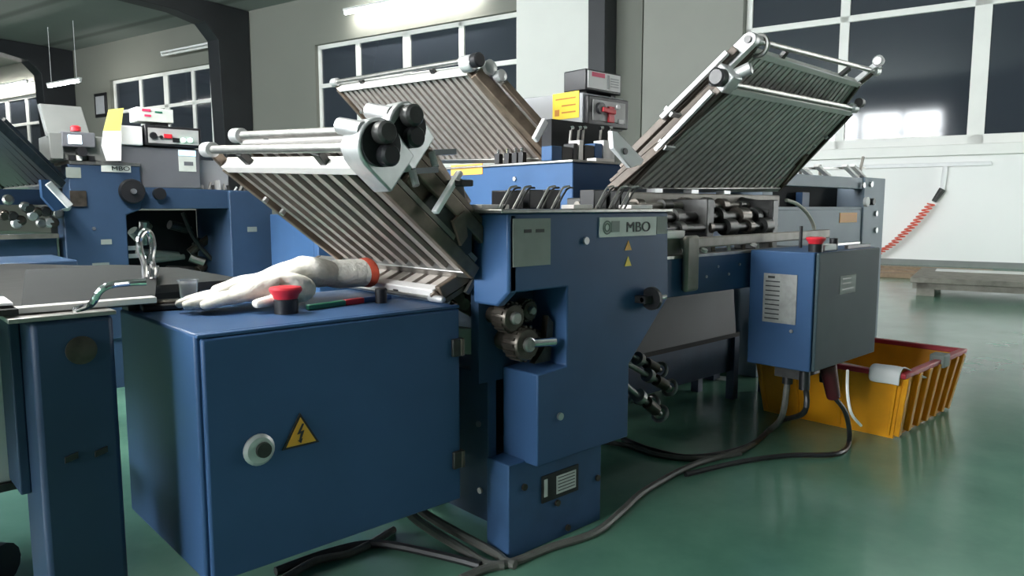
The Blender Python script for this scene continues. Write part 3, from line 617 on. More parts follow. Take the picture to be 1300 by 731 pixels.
MB().cyl((.25, 2.05, .05), (.05, 2.3, .05), .05, 14).out('caster', BLACK, FT)
MB().tube([at(u, v, z=z) for u, v, z in ((96, 393, .715), (108, 390, .722), (118, 384, .735), (126, 370, .755), (140, 362, .765), (165, 359, .765), (186, 358, .765))], .006, 10, 5).out('bent_rod', CHROME, FT)
b0 = at(188, 362, y=1.85)
cr = MB().cyl(b0 - UPZ * .035, b0 + UPZ * .02, .012, 12).out('crank_post', CHROME, FT)
lp = [at(u, v, y=1.85) for u, v in ((184, 356), (183, 335), (178, 318), (177, 303), (184, 293), (191, 298), (194, 312), (192, 328), (195, 342), (193, 356))]
MB().tube(lp, .0075, 10, 4).out('crank_loop', CHROME, cr)
sh = tag(MB().prism([V((.06, 1.60, .724)), V((.235, 1.57, .724)), V((.24, 1.70, .724)), V((.04, 1.74, .724))], (0, 0, .004)).out('paper_sheet', PAPER), 'white paper on the feed table at the left edge', 'paper')
tag(MB().tube([(.0, 2.1, .004), (.12, 2.0, .004), (.20, 2.05, .25), (.23, 2.1, .55), (.22, 2.2, .69)], .004, 8).out('thin_cable', CABLEB), 'thin black cable hanging beside the blue post', 'cable')

# ================================================================== DELIVERY CONVEYOR
CV = thing('delivery_conveyor', 'blue delivery conveyor running right from the central machine', 'conveyor', (2.6, 1.55, 0))
MB().prism([(1.83, 1.33, .618), (3.35, 1.33, .605), (3.35, 1.33, .748), (1.83, 1.33, .738)], (0, .03, 0)).out('side_beam', BLUE, CV, .003)
MB().box(1.83, 3.35, 1.325, 1.36, .738, .747).out('beam_flange', STEEL, CV)
MB().prism([(1.83, 1.78, .618), (3.35, 1.78, .605), (3.35, 1.78, .748), (1.83, 1.78, .738)], (0, .03, 0)).out('side_beam', BLUE2, CV, .003)
MB().box(1.83, 3.35, 1.36, 1.78, .70, .715).out('conveyor_bed', DARKMETAL, CV)
MB().bar((1.98, 1.345, .783), (3.05, 1.345, .789), .03, .034).out('guide_rail', TRACK, CV, .004)
MB().box(1.885, 2.0, 1.335, 1.40, .80, .825).out('rail_block', WHITEBAR, CV, .003); MB().box(1.87, 1.99, 1.345, 1.42, .748, .80).out('rail_bracket', TRACK, CV)
MB().bar((2.0, 1.312, .632), (2.0, 1.312, .81), .072, .022, (0, 1, 0)).out('stop_bracket', TRACK, CV, .009)
bolts([(2.10, 1.33, .755), (2.42, 1.33, .762)], .012, (0, -.5, 1), CV, WHITEBAR)
bolts([(2.05 + .07 * k, 1.33, .70 - .03 * (k % 2)) for k in range(5)], .005, (0, -1, 0), CV)
for z, y, r in ((.905, 1.66, .014), (.862, 1.60, .020), (.820, 1.56, .016)):
    s = MB().cyl((1.845, y, z), (3.02, y, z), r, 14).out('roller_shaft', DARKMETAL if r != .014 else TRACK, CV)
    for k in range(7): x = 2.0 + k * .15 + random.uniform(-.03, .03); MB().cyl((x, y, z), (x + random.uniform(.02, .07), y, z), r + random.uniform(.006, .02), 16).out('roller_disc', OILY if k % 2 else DARKMETAL, s)
for x in (1.86, 2.45, 2.96): MB().box(x, x + .05, 1.54, 1.72, .715, .93).out('bearing_bracket', DARKMETAL, CV, .004)
MB().box(2.05, 3.0, 1.70, 1.76, .80, .90).out('back_bar', OILY, CV)
for k in range(9): x = 2.0 + .11 * k; MB().bar((x, 1.50, .715), (x + .02, 1.52, .775), .012, .012).out('finger', STEEL if k % 2 else OILY, CV)
MB().bar((2.2, 1.735, .930), (3.35, 1.735, .930), .05, .05).out('plate_beam', TRACK, CV, .006); 
for x in (2.35, 2.6, 2.85): MB().box(x, x + .05, 1.71, 1.75, .955, .97).out('beam_clip', ALU, CV)
MB().cyl((3.0, 1.72, .90), (3.0, 1.56, .87), .045, 16).out('drive_motor', DARKMETAL, CV)
for x, y in ((3.28, 1.70), (1.86, 1.70)): MB().box(x, x + .05, y, y + .05, 0, .62).out('leg', NAVY, CV)
# hopper below
HP = thing('waste_hopper', 'dark grey sheet metal hopper standing below the conveyor', 'hopper', (2.4, 2.0, 0))
MB().prism([(1.90, 1.75, .315), (1.90, 1.98, .315), (1.90, 1.98, .60), (1.90, 1.775, .60), (1.90, 1.765, .46)], (1.16, 0, 0)).out('hopper_body', DARKSHEET, HP, .003)
MB().box(1.90, 3.06, 1.77, 1.98, .135, .300).out('lower_box', SLATE if False else NAVY, HP, .003)
MB().box(1.90, 3.09, 1.75, 1.79, .298, .318).out('edge_angle', VOID, HP)
for x, y in ((3.05, 1.75), (3.05, 1.94), (1.91, 1.75), (1.91, 1.94)): MB().box(x, x + .04, y, y + .04, 0, .298).out('leg', NAVY, HP)
tag(MB().prism([at(u, v, z=.001) for u, v in ((893, 475), (935, 480), (935, 485), (893, 480))], (0, 0, .003)).out('white_strip', PAPER), 'white strip on the floor under the dark hopper', 'paper')  # thin flat white strip lying on the floor

# right switch box
SB = thing('switch_box', 'blue switch box with a red stop button hanging above the yellow crate', 'box', (2.63, 1.19, .345))
MB().box(2.37, 2.88, 1.082, 1.311, .348, .750).out('box_body', BLUE, SB, .004)
D2 = MB().box(2.378, 2.885, 1.068, 1.080, .350, .748).out('door', pm('blue_grey_enamel', (0.055, 0.082, 0.095), .55, var=.1, spec=0.15), SB, .004)
MB().box(2.545, 2.675, 1.0665, 1.068, .598, .662).out('faded_sticker', LABELG, D2)
for z in (.612, .632, .648): MB().box(2.56, 2.66 - .03 * (z > .63), 1.0658, 1.0665, z, z + .005).out('print_mark', PLATEG, D2)
PL = MB().box(2.367, 2.370, 1.136, 1.256, .503, .672).out('instruction_plate', PLATEG, SB)
m = MB()
for k in range(9): m.box(2.3660, 2.367, 1.196 + .0 * k, 1.248, .515 + k * .016, .519 + k * .016)
m.box(2.3660, 2.367, 1.215, 1.240, .656, .664); m.out('print_lines', INK, PL)
bolts([(2.37, 1.15, .48)], .006, (-1, 0, 0), SB)
estop((2.415, 1.10, .750), .032, .050, SB)
MB().box(2.46, 2.56, 1.09, 1.13, .750, .772).out('terminal_block', WHITE, SB, .004); MB().cyl((2.60, 1.12, .75), (2.60, 1.12, .79), .014, 14).out('selector_knob', BLACK, SB)
MB().cyl((2.62, 1.25, .75), (2.62, 1.25, .83), .006, 10).out('stud', BLACK, SB); MB().bar((2.66, 1.10, .757), (2.86, 1.10, .757), .012, .012).out('key_lever', DARKMETAL, SB)
MB().box(2.5, 2.8, 1.311, 1.33, .62, .74).out('mount_bracket', NAVY, SB)
MB().box(2.44, 2.62, 1.15, 1.24, .30, .348).out('gland_plate', DARKMETAL, SB)
for x, y in ((2.46, 1.20), (2.55, 1.18), (2.42, 1.12), (2.58, 1.12)): MB().cyl((x, y, .348), (x, y, .275), .018, 12).out('cable_gland', BLACK, SB)
k0 = at(1050, 470, y=1.10); k1 = at(1058, 503, y=1.10)
MB().cyl((k0.x, 1.10, .35), k1, .030, 14, .024).out('plug', pm('dark_red_plug', (.09, .015, .02), .4, var=.2), SB)

xr = at(11, 470, y=1.75).x
MB().box(-.45, xr - .004, 1.72, 2.12, .335, .350).out('lower_shelf', DARKMETAL, FT)
for y in (1.74, 2.06): MB().box(-.45, -.42, y, y + .03, .335, .69).out('shelf_hanger', DARKMETAL, FT); MB().box(xr - .04, xr - .01, y + .03, y + .06, .335, .69).out('shelf_hanger', DARKMETAL, FT)
tag(MB().box(-.40, xr - .012, 1.73, 1.765, .350, .655).out('paper_pile', PAPER, None, .003), 'white paper bundle standing on the shelf under the table at the left edge', 'paper')
# ---- cables
def cable(label, pts, r=.011, mat=CABLE): tag(MB().tube(pts, r, 8, 6).out('cable', mat), label, 'cable', 'cables on the floor')
fl = lambda u, v, r=.011: at(u, v, z=r)
cable('grey cable running from the switch box along the floor to the front', [V((2.46, 1.20, .28)), V((2.47, 1.22, .15)), fl(978, 545), fl(945, 570), fl(880, 590), fl(820, 622), fl(790, 648), fl(755, 676), fl(700, 694), fl(655, 712), fl(615, 722), fl(585, 735)], .011)
cable('thick cable hanging from the near cabinet bottom curving to the machine base', [V((1.045, 1.55, .18)), V((1.06, 1.52, .10)), fl(592, 700), fl(618, 716), fl(640, 717)], .012)
cable('second cable hanging from the near cabinet bottom right of the thick one', [V((1.085, 1.58, .18)), V((1.11, 1.55, .09)), fl(625, 700), fl(640, 712), fl(654, 717)], .012)
cable('dark cable curving from the switch box bottom towards the hopper', [V((2.55, 1.18, .28)), V((2.52, 1.16, .17)), fl(990, 535), fl(950, 566), fl(880, 580), fl(825, 570), fl(790, 556)], .010, CABLEB)
cable('black cable from the red plug looping over the floor by the crate', [k1, at(1074, 525, y=1.08), fl(1078, 560), fl(1062, 576), fl(1000, 578), fl(940, 586), fl(870, 602)], .009, CABLEB)
cable('pale cable stretch lying behind the machine foot', [fl(760, 560), fl(800, 566), fl(840, 578), fl(895, 582), fl(940, 575)], .010)
cable('dark cable on the floor under the near cabinet', [fl(350, 725), fl(420, 700), fl(480, 690), fl(560, 705), fl(610, 718)], .011, CABLEB)
cable('grey cable at the bottom edge under the cabinet', [fl(360, 735), fl(400, 712), fl(450, 700), fl(500, 672)], .010)
tag(MB().tube([at(1076, 470, y=1.03), at(1076, 500, y=1.0), at(1081, 525, y=.98), at(1093, 540, y=.98)], .005, 8).out('cord', PAPER), 'thin white cord hanging down in front of the yellow crate', 'cord')

# ================================================================== YELLOW CRATE
KR = thing('crate', 'yellow plastic crate with a red rim on the floor at right', 'crate', (3.35, 1.3, 0))
b = [(2.985, 1.02), (3.60, 1.02), (3.60, 1.56), (2.985, 1.56)]; t = [(2.955, .985), (3.67, .985), (3.67, 1.60), (2.955, 1.60)]
def crate_ring(f, ins=0.0):
    return [V((b[i][0] + (t[i][0] - b[i][0]) * f + (ins if i in (0, 3) else -ins), b[i][1] + (t[i][1] - b[i][1]) * f + (ins if i in (0, 1) else -ins), .262 * f)) for i in range(4)]
m = MB(); o0, o1, i0, i1 = crate_ring(0), crate_ring(.97), crate_ring(.04, .012), crate_ring(.97, .012)
m.add(o0 + o1 + i0 + i1, [(0, 1, 2, 3)] + [(i, (i + 1) % 4, (i + 1) % 4 + 4, i + 4) for i in range(4)] + [(8 + i, 12 + i, 12 + (i + 1) % 4, 8 + (i + 1) % 4) for i in range(4)] + [(8, 9, 10, 11)] + [(4 + i, 4 + (i + 1) % 4, 12 + (i + 1) % 4, 12 + i) for i in range(4)])
m.out('crate_wall', CRATE, KR)
def rib(i, f, w=.014, d=.010):
    j = (i + 1) % 4; a = o0[i].lerp(o0[j], f); c = o1[i].lerp(o1[j], f); n = (o0[j] - o0[i]).cross(UPZ).normalized()
    MB().bar(a + n * d / 2 + UPZ * .012, c + n * d / 2, d * 2, w, n.cross(UPZ)).out('rib', CRATE, KR, .002)
for f in (.03, .2, .36, .52, .68, .84, .97): rib(0, f, .03, .014)
for f in (.03, .30, .62, .97): rib(3, f, .012, .006)
m = MB(); r1, r2, r3, r4 = crate_ring(.95, -.016), crate_ring(1.03, -.016), crate_ring(1.03, .014), crate_ring(.95, .014)
m.add(r1 + r2 + r3 + r4, [(i + 4 * k, (i + 1) % 4 + 4 * k, (i + 1) % 4 + 4 * ((k + 1) % 4), i + 4 * ((k + 1) % 4)) for k in range(4) for i in range(4)])
m.out('rim', CRATER, KR, .004)
rows = []
prof = [(3.16, .225), (3.10, .250), (3.04, .272), (2.99, .289), (2.955, .292), (2.930, .282), (2.922, .255), (2.924, .225)]
for x, z in prof:
    rows.append([V((x, 1.075 - .11 * j / 6 + .02 * math.sin(9 * x + j) + (3.0 - x) * .1, z + .006 * math.sin(j * 2.1 + x * 20) * (1 if x > 3.0 else .3))) for j in range(7)])
rag = tag(MB().grid(rows).out('white_rag', PAPER), 'white rag draped over the near rim of the yellow crate', 'cloth')
sm = rag.modifiers.new('s', 'SOLIDIFY'); sm.thickness = .006; ss = rag.modifiers.new('ss', 'SUBSURF'); ss.levels = 1; ss.render_levels = 2
tag(MB().prism([(3.55, 1.2, .10), (3.72, 1.2, .10), (3.74, 1.5, .12), (3.57, 1.52, .12)], (0, 0, .02)).out('paper_bundle', PAPER), 'white paper bundle lying inside the yellow crate', 'paper')
cl = at(1190, 447, y=1.0)
tag(MB().box(cl.x - .05, cl.x + .02, .955, 1.015, .235, .29).out('clip_block', LABELG, None, .006), 'small grey clip on the far right rim of the crate', 'clip')

# ================================================================== CROSS FOLD UNIT (behind)
CU = thing('cross_fold_unit', 'tall blue fold unit behind the central machine with an orange sticker', 'machine', (2.8, 2.4, 0))
MB().box(2.20, 3.40, 2.004, 2.85, .12, 1.078).out('unit_body', BLUE, CU, .005)
MB().box(2.19, 3.41, 1.995, 2.86, 1.078, 1.088).out('top_plate', STEEL, CU, .002)
for x, y in ((2.22, 2.02), (3.32, 2.02), (2.22, 2.78), (3.32, 2.78)): MB().box(x, x + .06, y, y + .06, 0, .12).out('foot', NAVY, CU)
a = at(573, 210, x=2.2); b_ = at(613, 221, x=2.2); MB().box(2.197, 2.2, b_.y, a.y, b_.z, a.z).out('orange_sticker', ORANGE, CU)
bolts([at(654, 227, x=2.2)], .010, (-1, 0, 0), CU)
for u in (633, 645, 655, 663): 
    q = at(u, 192, x=2.32); q.z = 1.088; MB().box(q.x - .012, q.x + .012, q.y - .016, q.y + .016, 1.088, 1.145).out('bearing_block', BLACK, CU, .002); MB().cyl((q.x, q.y, 1.145), (q.x, q.y, 1.165), .009, 10).out('lever_knob', CHROME, CU)
for u0, u1, v0, mt in ((696, 709, 185, BLUE), (709, 722, 186, BLACK), (724, 729, 182, BLACK), (731, 736, 178, WHITEBAR), (738, 750, 184, BLACK), (751, 760, 182, BLUE), (762, 776, 178, ALU)):
    a = at(u0, v0, y=2.12); b_ = at(u1, 203, y=2.12); MB().box(a.x, b_.x, 2.10, 2.16, 1.088, a.z).out('bearing_block', mt, CU, .003)
for u in (725, 735, 741, 763, 774):
    a = at(u - 4, 182, y=2.2); b_ = at(u, 163, y=2.2); MB().bar((a.x, 2.2, 1.088), b_, .008, .008).out('adjusting_lever', STEEL, CU); MB().cyl(b_ - V((.008, 0, 0)), b_ + V((.012, 0, .004)), .009, 10).out('lever_knob', CHROME, CU)
a = at(698, 182, y=2.25); b_ = at(775, 160, y=2.25); MB().box(a.x, b_.x, 2.24, 2.30, 1.088, b_.z).out('roller_gap_shade', VOID, CU)  # solid near-black block stands in for the shaded opening
a = at(752, 203, y=2.02); MB().box(a.x, a.x + .12, 2.0, 2.05, 1.088, 1.10).out('cover_clip', WHITEBAR, CU)
MB().bar(at(679, 178, y=2.20), at(692, 153, y=2.20), .03, .02, (0, 1, 0)).out('support_arm', WHITE, CU, .004)
MB().prism([at(u, v, y=1.60) for u, v in ((777, 166), (784, 167), (818, 203), (814, 209), (801, 213), (779, 188))], (0, .02, 0)).out('support_arm', WHITE, P3, .003)
q = at(793, 192, y=1.60); MB().cyl(q, q - V((0, .006, 0)), .011, 12).out('arm_bolt', DARKMETAL, P3)
# console
CN = thing('control_console', 'grey control console with yellow notice and black framed switch panel', 'console', (2.75, 2.5, 1.088))
MB().prism([(2.60, 2.31, 1.27), (2.60, 2.31, 1.425), (2.60, 2.92, 1.45), (2.60, 2.92, 1.20)], (.30, 0, 0)).out('console_body', GREYBOX, CN, .004)
MB().box(2.62, 2.86, 2.33, 2.90, 1.088, 1.27).out('console_stand', GREYBOX, CN, .004)
a = at(702, 120, x=2.598); b_ = at(735, 150, x=2.598)
YN = MB().box(2.596, 2.60, b_.y + .0, a.y, b_.z + .004, a.z).out('yellow_notice', YELLOW, CN)
m = MB()
for k in range(3): z = b_.z + .03 + k * .032; m.box(2.595, 2.596, b_.y + .02, a.y - (.06 if k < 2 else .02), z, z + .007)
m.box(2.595, 2.596, a.y - .045, a.y - .015, b_.z + .02, b_.z + .05); m.out('print_lines', pm('brown_ink', (.45, .18, .03), .6), YN)
SP = MB().box(2.612, 2.91, 2.285, 2.31, 1.275, 1.415).out('switch_panel', BLACK, CN, .006)
MB().box(2.642, 2.880, 2.281, 2.285, 1.302, 1.396).out('panel_face', PANEL, SP)
MB().cyl((2.685, 2.281, 1.358), (2.685, 2.262, 1.358), .026, 18).out('rotary_knob', BLACK, SP)
MB().bar((2.685, 2.262, 1.352), (2.775, 2.258, 1.345), .016, .022).out('rotary_lever', RED, SP, .003)
MB().box(2.745, 2.790, 2.272, 2.281, 1.298, 1.372).out('red_guard', RED, SP, .003)
MB().box(2.825, 2.865, 2.277, 2.281, 1.298, 1.318).out('white_tag', WHITE, SP); MB().cyl((2.82, 2.281, 1.375), (2.82, 2.272, 1.375), .012, 12).out('push_button', WHITE, SP)
CBX = thing('counter_box', 'flat black box with white face and crimson print on top of the grey console', 'box', (2.72, 2.5, 1.425))
MB().box(2.61, 2.87, 2.30, 2.44, 1.437, 1.535).out('box_shell', BLACK, CBX, .006)
for x in (2.63, 2.83): MB().box(x, x + .02, 2.33, 2.41, 1.424, 1.437).out('foot', BLACK, CBX)
FC = MB().box(2.622, 2.858, 2.297, 2.30, 1.450, 1.527).out('front_face', WHITE, CBX)
MB().box(2.65, 2.74, 2.295, 2.297, 1.503, 1.523).out('crimson_print', PINK, FC); MB().box(2.76, 2.775, 2.295, 2.297, 1.455, 1.520).out('print_column', GREYBOX, FC)
m = MB()
for k in range(4): m.box(2.785, 2.845, 2.2955, 2.297, 1.468 + k * .012, 1.472 + k * .012)
m.out('print_lines', GREYBOX, FC)

# ================================================================== FAR DELIVERY STACKER (right, behind)
ST = thing('delivery_stacker', 'grey blue delivery frame with a black opening standing before the white wall', 'machine', (4.2, 2.15, 0))
yS = 1.9
def sx(u, v=250): return at(u, v, y=yS).x
zt = at(1050, 223, y=yS).z
MB().box(sx(970), sx(1120), yS, yS + .06, at(1050, 238, y=yS).z, zt).out('top_beam', SLATE, ST, .004)
MB().box(sx(1095), sx(1121), yS - .01, yS + .6, 0, zt + .005).out('side_post', SLATE, ST, .004)
MB().box(sx(968), sx(981), yS, yS + .6, 0, zt).out('side_post', SLATE, ST, .004)
MB().box(sx(980), sx(1096), yS + .16, yS + .20, .5, zt - .03).out('opening_shade', VOID, ST)  # near-black sheet standing for the shade inside the frame opening
z1 = at(1050, 266, y=yS).z
MB().prism([(sx(975), yS, z1), (sx(1096), yS, z1), (sx(1096), yS + .12, z1 - .02), (sx(975), yS + .12, z1 - .02)], (0, 0, .016)).out('ledge', SLATE, ST)
MB().box(sx(975), sx(1096), yS, yS + .03, .45, z1).out('front_panel', SLATE, ST, .004)
a, b_ = at(1066, 270, y=yS), at(1087, 282, y=yS); MB().box(a.x, b_.x, yS - .004, yS, b_.z, a.z).out('orange_sticker', ORANGE, ST)
a, b_ = at(1019, 244, y=yS + .1), at(1027, 263, y=yS + .1); MB().box(a.x, b_.x, yS + .1, yS + .14, b_.z, a.z).out('blue_stop', BLUE, ST)
bolts([at(u, v, y=yS - .01) for u, v in ((1105, 234), (1095, 235), (1111, 271), (1111, 292))], .018, (0, -1, 0), ST)
q = at(1098, 256, y=yS - .01); MB().cyl(q, q - V((0, .02, 0)), .03, 16).out('white_knob', WHITE, ST); q = at(1104, 256, y=yS - .01); MB().cyl(q, q - V((0, .03, 0)), .022, 14).out('black_knob', BLACK, ST)
for u in (1018, 1042, 1078, 1088): MB().bar((at(u + 10, 224, y=yS + .02).x, yS + .02, zt), at(u - 6, 210, y=yS + .02), .03, .014).out('slanted_rod', WHITEBAR, ST)
MB().bar((sx(1095), yS + .03, zt), at(1096, 199, y=yS + .03), .014, .014).out('upright_rod', TRACK, ST)
MB().bar(at(1000, 214, y=yS + .05), at(1098, 213, y=yS + .05), .012, .012).out('cross_rod', STEEL, ST)
for u in (1016, 1041): MB().bar((at(u, 224, y=yS + .05).x, yS + .05, zt), at(u, 209, y=yS + .05), .012, .012).out('upright_rod', TRACK, ST)
MB().tube([at(u, v, y=1.70) for u, v in ((998, 254), (1012, 259), (1024, 270), (1032, 284), (1034, 294))], .009, 10).out('pale_hose', CABLEW, CV)

# ================================================================== SECOND MACHINE LINE (left background)
yL = 3.95
LM = thing('folding_machine', 'blue folding machine, darkened for shade, in the left background below the paper stack', 'machine', (1.3, 4.3, 0))
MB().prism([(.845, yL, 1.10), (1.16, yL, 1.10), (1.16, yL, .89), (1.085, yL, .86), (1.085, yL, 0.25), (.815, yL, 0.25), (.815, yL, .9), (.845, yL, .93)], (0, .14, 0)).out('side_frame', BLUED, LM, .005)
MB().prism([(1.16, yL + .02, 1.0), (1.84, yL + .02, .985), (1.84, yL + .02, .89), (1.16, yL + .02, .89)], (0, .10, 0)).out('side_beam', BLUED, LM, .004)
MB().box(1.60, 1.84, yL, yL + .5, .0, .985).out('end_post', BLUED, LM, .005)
MB().box(.82, 1.08, yL + .02, yL + .5, 0, .25).out('base', NAVY, LM)
MB().box(1.085, 1.60, yL + .5, yL + .55, .25, .88).out('shade_panel', VOID, LM)  # near-black sheet standing for shade deep in the machine opening
MB().box(.86, 1.62, yL + .14, yL + .8, .90, .975).out('roller_housing', DARKMETAL, LM)
MB().box(.85, 1.16, yL - .005, yL + .3, 1.10, 1.115).out('top_cover', STEEL, LM)
a, b_ = at(128, 209, y=yL), at(166, 219, y=yL); NP2 = MB().box(a.x, b_.x, yL - .004, yL, b_.z, a.z).out('nameplate', LABELW, LM)
text('MBO', .030, ((a.x + b_.x) / 2 + .02, yL - .0045, (a.z + b_.z) / 2), (1, 0, 0), (0, 0, 1), INK, NP2, 'lettering', 0.0, 1.3)
a, b_ = at(83, 212, y=yL), at(103, 226, y=yL); MB().box(a.x, b_.x, yL - .003, yL, b_.z, a.z).out('faded_sticker', LABELG, LM)
c = at(166, 243, y=yL); MB().lathe(c, [(.055, 0), (.062, .02), (.055, .04)], (0, -1, 0), 26).out('hand_wheel', BLACK, LM); MB().cyl(c - V((0, .04, 0)), c - V((0, .055, 0)), .013, 12).out('wheel_hub', BOLT, LM)
c = at(201, 246, y=yL + .02); MB().lathe(c, [(.03, 0), (.03, .03)], (0, -1, 0), 18).out('small_knob', BLACK, LM)
for u, v, w in ((135, 307, 14), (128, 337, 22), (320, 291, 12)):
    a = at(u - w / 2, v - 3, y=yL); b_ = at(u + w / 2, v + 3, y=yL); MB().box(a.x, b_.x, yL - .003, yL, b_.z, a.z).out('small_label', LABELG, LM)
bolts([at(119, 290, y=yL)], .008, (0, -1, 0), LM)
a, b_ = at(88, 242, y=yL), at(110, 262, y=yL); MB().box(a.x, b_.x, yL - .01, yL, b_.z, a.z).out('dark_port', OILY, LM)
for k in range(22):
    u = 185 + k * 6.6; q = at(u, 238 + 3 * math.sin(k * 2.1), y=yL + .06); MB().cyl(V((q.x, yL + .06, .985)), V((q.x + random.uniform(-.01, .02), yL + .06, .99 + random.uniform(.01, .06))), random.uniform(.006, .014), 8).out('lever_pin', [STEEL, DARKMETAL, ALU][k % 3], LM)
MB().bar(at(185, 236, y=yL + .05), at(258, 237, y=yL + .05), .012, .014).out('guide_rail', WHITEBAR, LM)
for k in range(12):
    p = at(random.uniform(165, 270), random.uniform(272, 345), y=yL + .35); q = at(random.uniform(165, 285), random.uniform(272, 345), y=yL + .4); MB().cyl(p, p.lerp(q, .5), random.uniform(.008, .03), 10).out('drive_shaft', [DARKMETAL, OILY, STEEL, GREENGREY][k % 4], LM)
MB().tube([at(u, v, y=yL + .3) for u, v in ((232, 270), (245, 300), (265, 325), (285, 342))], .012, 8).out('air_tube', CABLEB, LM)
for u, v in ((165, 315), (168, 325)): a = at(u - 6, v, y=yL + .2); MB().bar(a, a + V((.07, 0, 0)), .02, .022).out('white_guide', WHITEBAR, LM)
MB().prism([at(u, v, y=yL + .45) for u, v in ((268, 318), (294, 318), (294, 342), (268, 338))], (0, .02, 0)).out('pale_floor_patch', LABELG, LM)  # upright pale patch standing in for floor glimpsed through the opening
MB().bar(at(61, 232, y=yL - .15), at(89, 262, y=yL - .15), .03, .022, (0, 1, 0)).out('white_lever', WHITE, LM, .004)
MB().prism([at(u, v, y=yL - .1) for u, v in ((52, 228), (66, 228), (88, 262), (70, 268), (54, 250))], (0, .05, 0)).out('lever_guard', BLUE, LM)
# left infeed part
LI = thing('infeed_unit', 'dark infeed mechanism of the background machine at the left edge', 'machine', (.5, 4.2, 0))
MB().box(.10, .79, yL + .05, yL + .6, 0, .76).out('infeed_base', NAVY, LI, .004)
MB().box(.10, .79, yL, yL + .04, .755, .775).out('infeed_rail', TRACK, LI)
MB().box(.10, .79, yL + .06, yL + .5, .91, .98).out('infeed_beam', NAVY, LI)
for k in range(16):
    q = at(4 + k * 5.2, random.uniform(255, 285), y=yL + .03); MB().lathe(q, [(.02, 0), (.024, .03), (.016, .04)], (0, -1, random.uniform(-.3, .3)), 12).out('feed_roller', [OILY, STEEL, DARKMETAL, ALU][k % 4], LI)
MB().box(.28, .36, yL + .02, yL + .1, 1.02, 1.10).out('blue_motor', BLUE, LI, .01)
AF = math.radians(38)
NF = V((math.sin(AF), 0, math.cos(AF))); OF = V((.78, yL + .05, 1.0)); oF = lambda u, v: on(u, v, OF, NF)
fold_plate('fold_plate', 'dark fold plate leaning out of the picture at the left edge', (oF(78, 234), oF(8, 240), oF(-10, 150), oF(-70, 160)), 9, (oF(-20, 140), oF(-80, 150)), 'fold plates', slat=DARKMETAL, gap=GAP, side=DARKMETAL, top=DARKMETAL)
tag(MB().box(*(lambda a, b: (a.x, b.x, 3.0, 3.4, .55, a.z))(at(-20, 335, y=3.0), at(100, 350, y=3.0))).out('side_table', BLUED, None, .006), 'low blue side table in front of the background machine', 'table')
ob = bpy.data.objects['side_table']
for x, y in ((.26, 3.02), (.26, 3.34)): MB().box(x, x + .04, y, y + .04, 0, .56).out('leg', NAVY, ob)
for y in (3.02, 3.34): MB().box(.55, .59, y, y + .04, 0, .56).out('leg', NAVY, ob)
# left consoles
LC = thing('operator_console', 'grey console with lit screen and red lamp on the left background machine', 'console', (.9, 4.1, 1.115))
MB().box(.79, 1.07, yL + .02, yL + .3, 1.115, 1.235).out('console_body', GREYD, LC, .006)
MB().prism([(.785, yL + .06, 1.225), (.965, yL + .06, 1.225), (.965, yL + .20, 1.39), (.785, yL + .20, 1.39)], (0, .05, 0)).out('tilted_lid', GREYD, LC, .004)
a, b_ = at(78, 166, y=yL - .02), at(122, 188, y=yL - .02); SC = MB().box(a.x, b_.x, yL - .02, yL + .03, b_.z, a.z).out('screen_housing', DGREY, LC, .005)
a, b_ = at(86, 171, y=yL - .022), at(104, 183, y=yL - .022); MB().box(a.x, b_.x, yL - .024, yL - .02, b_.z, a.z).out('screen', SCREEN, SC)
q = at(96, 163, y=yL); MB().lathe((q.x, yL, a.z + .02), [(.022, 0), (.022, .02), (.014, .026)], UPZ, 16).out('red_lamp', RED, LC)
q = at(102, 193, y=yL - .0); MB().cyl(q, q - V((0, .04, 0)), .022, 14).out('black_knob', BLACK, LC)
for u in (88, 96, 112): q = at(u, 200, y=yL + .0); MB().box(q.x, q.x + .025, yL - .015, yL + .02, 1.117, 1.14).out('key_block', BLACK if u != 96 else WHITEBAR, LC)
MB().box(.775, .83, yL - .01, yL + .02, 1.12, 1.24).out('side_plate', GREYD, LC, .003)
for nm, mt, vv, lb in (('paper_sheet', PAPER, ((131, 166), (154, 166), (154, 204), (135, 204), (129, 185)), 'white paper hanging on the front of the background console'), ('paper_sheet', PAPERY, ((138, 139), (157, 137), (153, 167), (131, 167)), 'yellow paper standing above the white paper in the left background')):
    tag(MB().prism([at(u, v, y=yL - .06) for u, v in vv], (0, .004, 0)).out(nm, mt), lb, 'paper')
GC = thing('control_console', 'dark grey cabinet with knobs and green lamps in the left background', 'console', (1.27, 4.2, 1.0))
MB().box(1.075, 1.46, yL + .02, yL + .35, .995, 1.20).out('cabinet_body', DGREY, GC, .005)
a, b_ = at(226, 190, y=yL + .02), at(249, 218, y=yL + .02); S = MB().box(a.x, b_.x, yL + .016, yL + .02, b_.z, a.z).out('sticker', LABELW, GC); MB().box(a.x, b_.x, yL + .013, yL + .016, a.z - .03, a.z - .002).out('blue_display', LEDB, S)
MB().box(a.x + .025, b_.x - .015, yL + .014, yL + .016, b_.z + .03, b_.z + .05).out('print_mark', DGREY, S)
IP = MB().box(1.19, 1.465, yL + .0, yL + .3, 1.205, 1.305).out('instrument_panel', BLACK, GC, .005); MB().box(1.205, 1.450, yL - .004, yL, 1.218, 1.292).out('panel_face', PANEL, IP)
for u, v, r, mt in ((194, 172, .017, BLACK), (204, 174, .008, BLACK), (232, 178, .011, LED), (241, 178, .011, LED)):
    q = at(u, v, y=yL - .004); MB().cyl(q, q - V((0, .012, 0)), r, 14).out('indicator' if mt is LED else 'knob', mt, IP)
a, b_ = at(208, 170, y=yL - .004), at(218, 176, y=yL - .004); MB().box(a.x, b_.x, yL - .012, yL - .004, b_.z, a.z).out('red_switch', RED, IP)
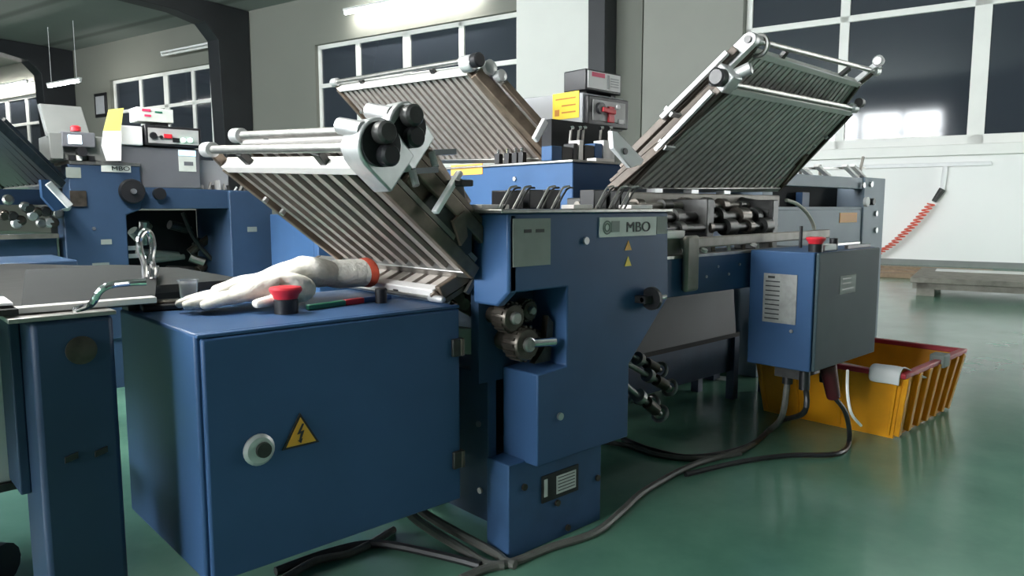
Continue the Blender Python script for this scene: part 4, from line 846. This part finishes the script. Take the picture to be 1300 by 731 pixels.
a, b_ = at(219, 175, y=yL - .004), at(228, 181, y=yL - .004); MB().box(a.x, b_.x, yL - .009, yL - .004, b_.z, a.z).out('black_switch', BLACK, IP)
WB = tag(MB().box(1.078, 1.180, yL + .0, yL + .2, 1.202, 1.295).out('white_box', WHITE, None, .005), 'white box beside the instrument panel in the left background', 'box')
CT = thing('counter_box', 'pale box with red print on the instrument panel in the left background', 'box', (1.25, 4.1, 1.305))
MB().box(1.168, 1.345, yL + .04, yL + .16, 1.325, 1.395).out('box_shell', LABELW, CT, .004); MB().box(1.26, 1.32, yL + .05, yL + .15, 1.305, 1.325).out('stand', BLACK, CT)
MB().box(1.195, 1.235, yL + .037, yL + .04, 1.375, 1.388).out('red_print', PINK, CT); MB().box(1.205, 1.235, yL + .037, yL + .04, 1.350, 1.360).out('red_print', PINK, CT); MB().box(1.255, 1.29, yL + .037, yL + .04, 1.372, 1.380).out('green_print', GREEN, CT)
WB2 = tag(MB().box(*(lambda a, b: (a.x, b.x, yL + .1, yL + .3, .99, a.z))(at(252, 203, y=yL + .1), at(290, 218, y=yL + .1))).out('white_box', GREYBOX, None, .006), 'flat white box just left of the leaning fold plate', 'box')
# bright blue cabinet beyond
BC = thing('blue_cabinet', 'light blue cabinet standing behind the leaning left fold plate', 'cabinet', (2.1, 3.7, 0))
MB().box(1.80, 2.4, 3.36, 3.90, .06, .86).out('cabinet_body', BLUE, BC, .006); MB().box(1.83, 2.37, 3.40, 3.86, 0, .06).out('plinth', NAVY, BC)
MB().box(1.796, 1.80, 3.40, 3.62, .10, .83).out('door_panel', BLUE, BC, .003)

# ================================================================== LIGHT
w = bpy.data.worlds.new('world'); C.world = w; w.use_nodes = True
bg = w.node_tree.nodes['Background']; bg.inputs['Color'].default_value = (0.10, 0.12, 0.15, 1); bg.inputs['Strength'].default_value = 0.3
C.view_settings.view_transform = 'Standard'; C.view_settings.look = 'None'; C.view_settings.gamma = 1.0; C.view_settings.use_curve_mapping = False
C.view_settings.exposure = 0.0
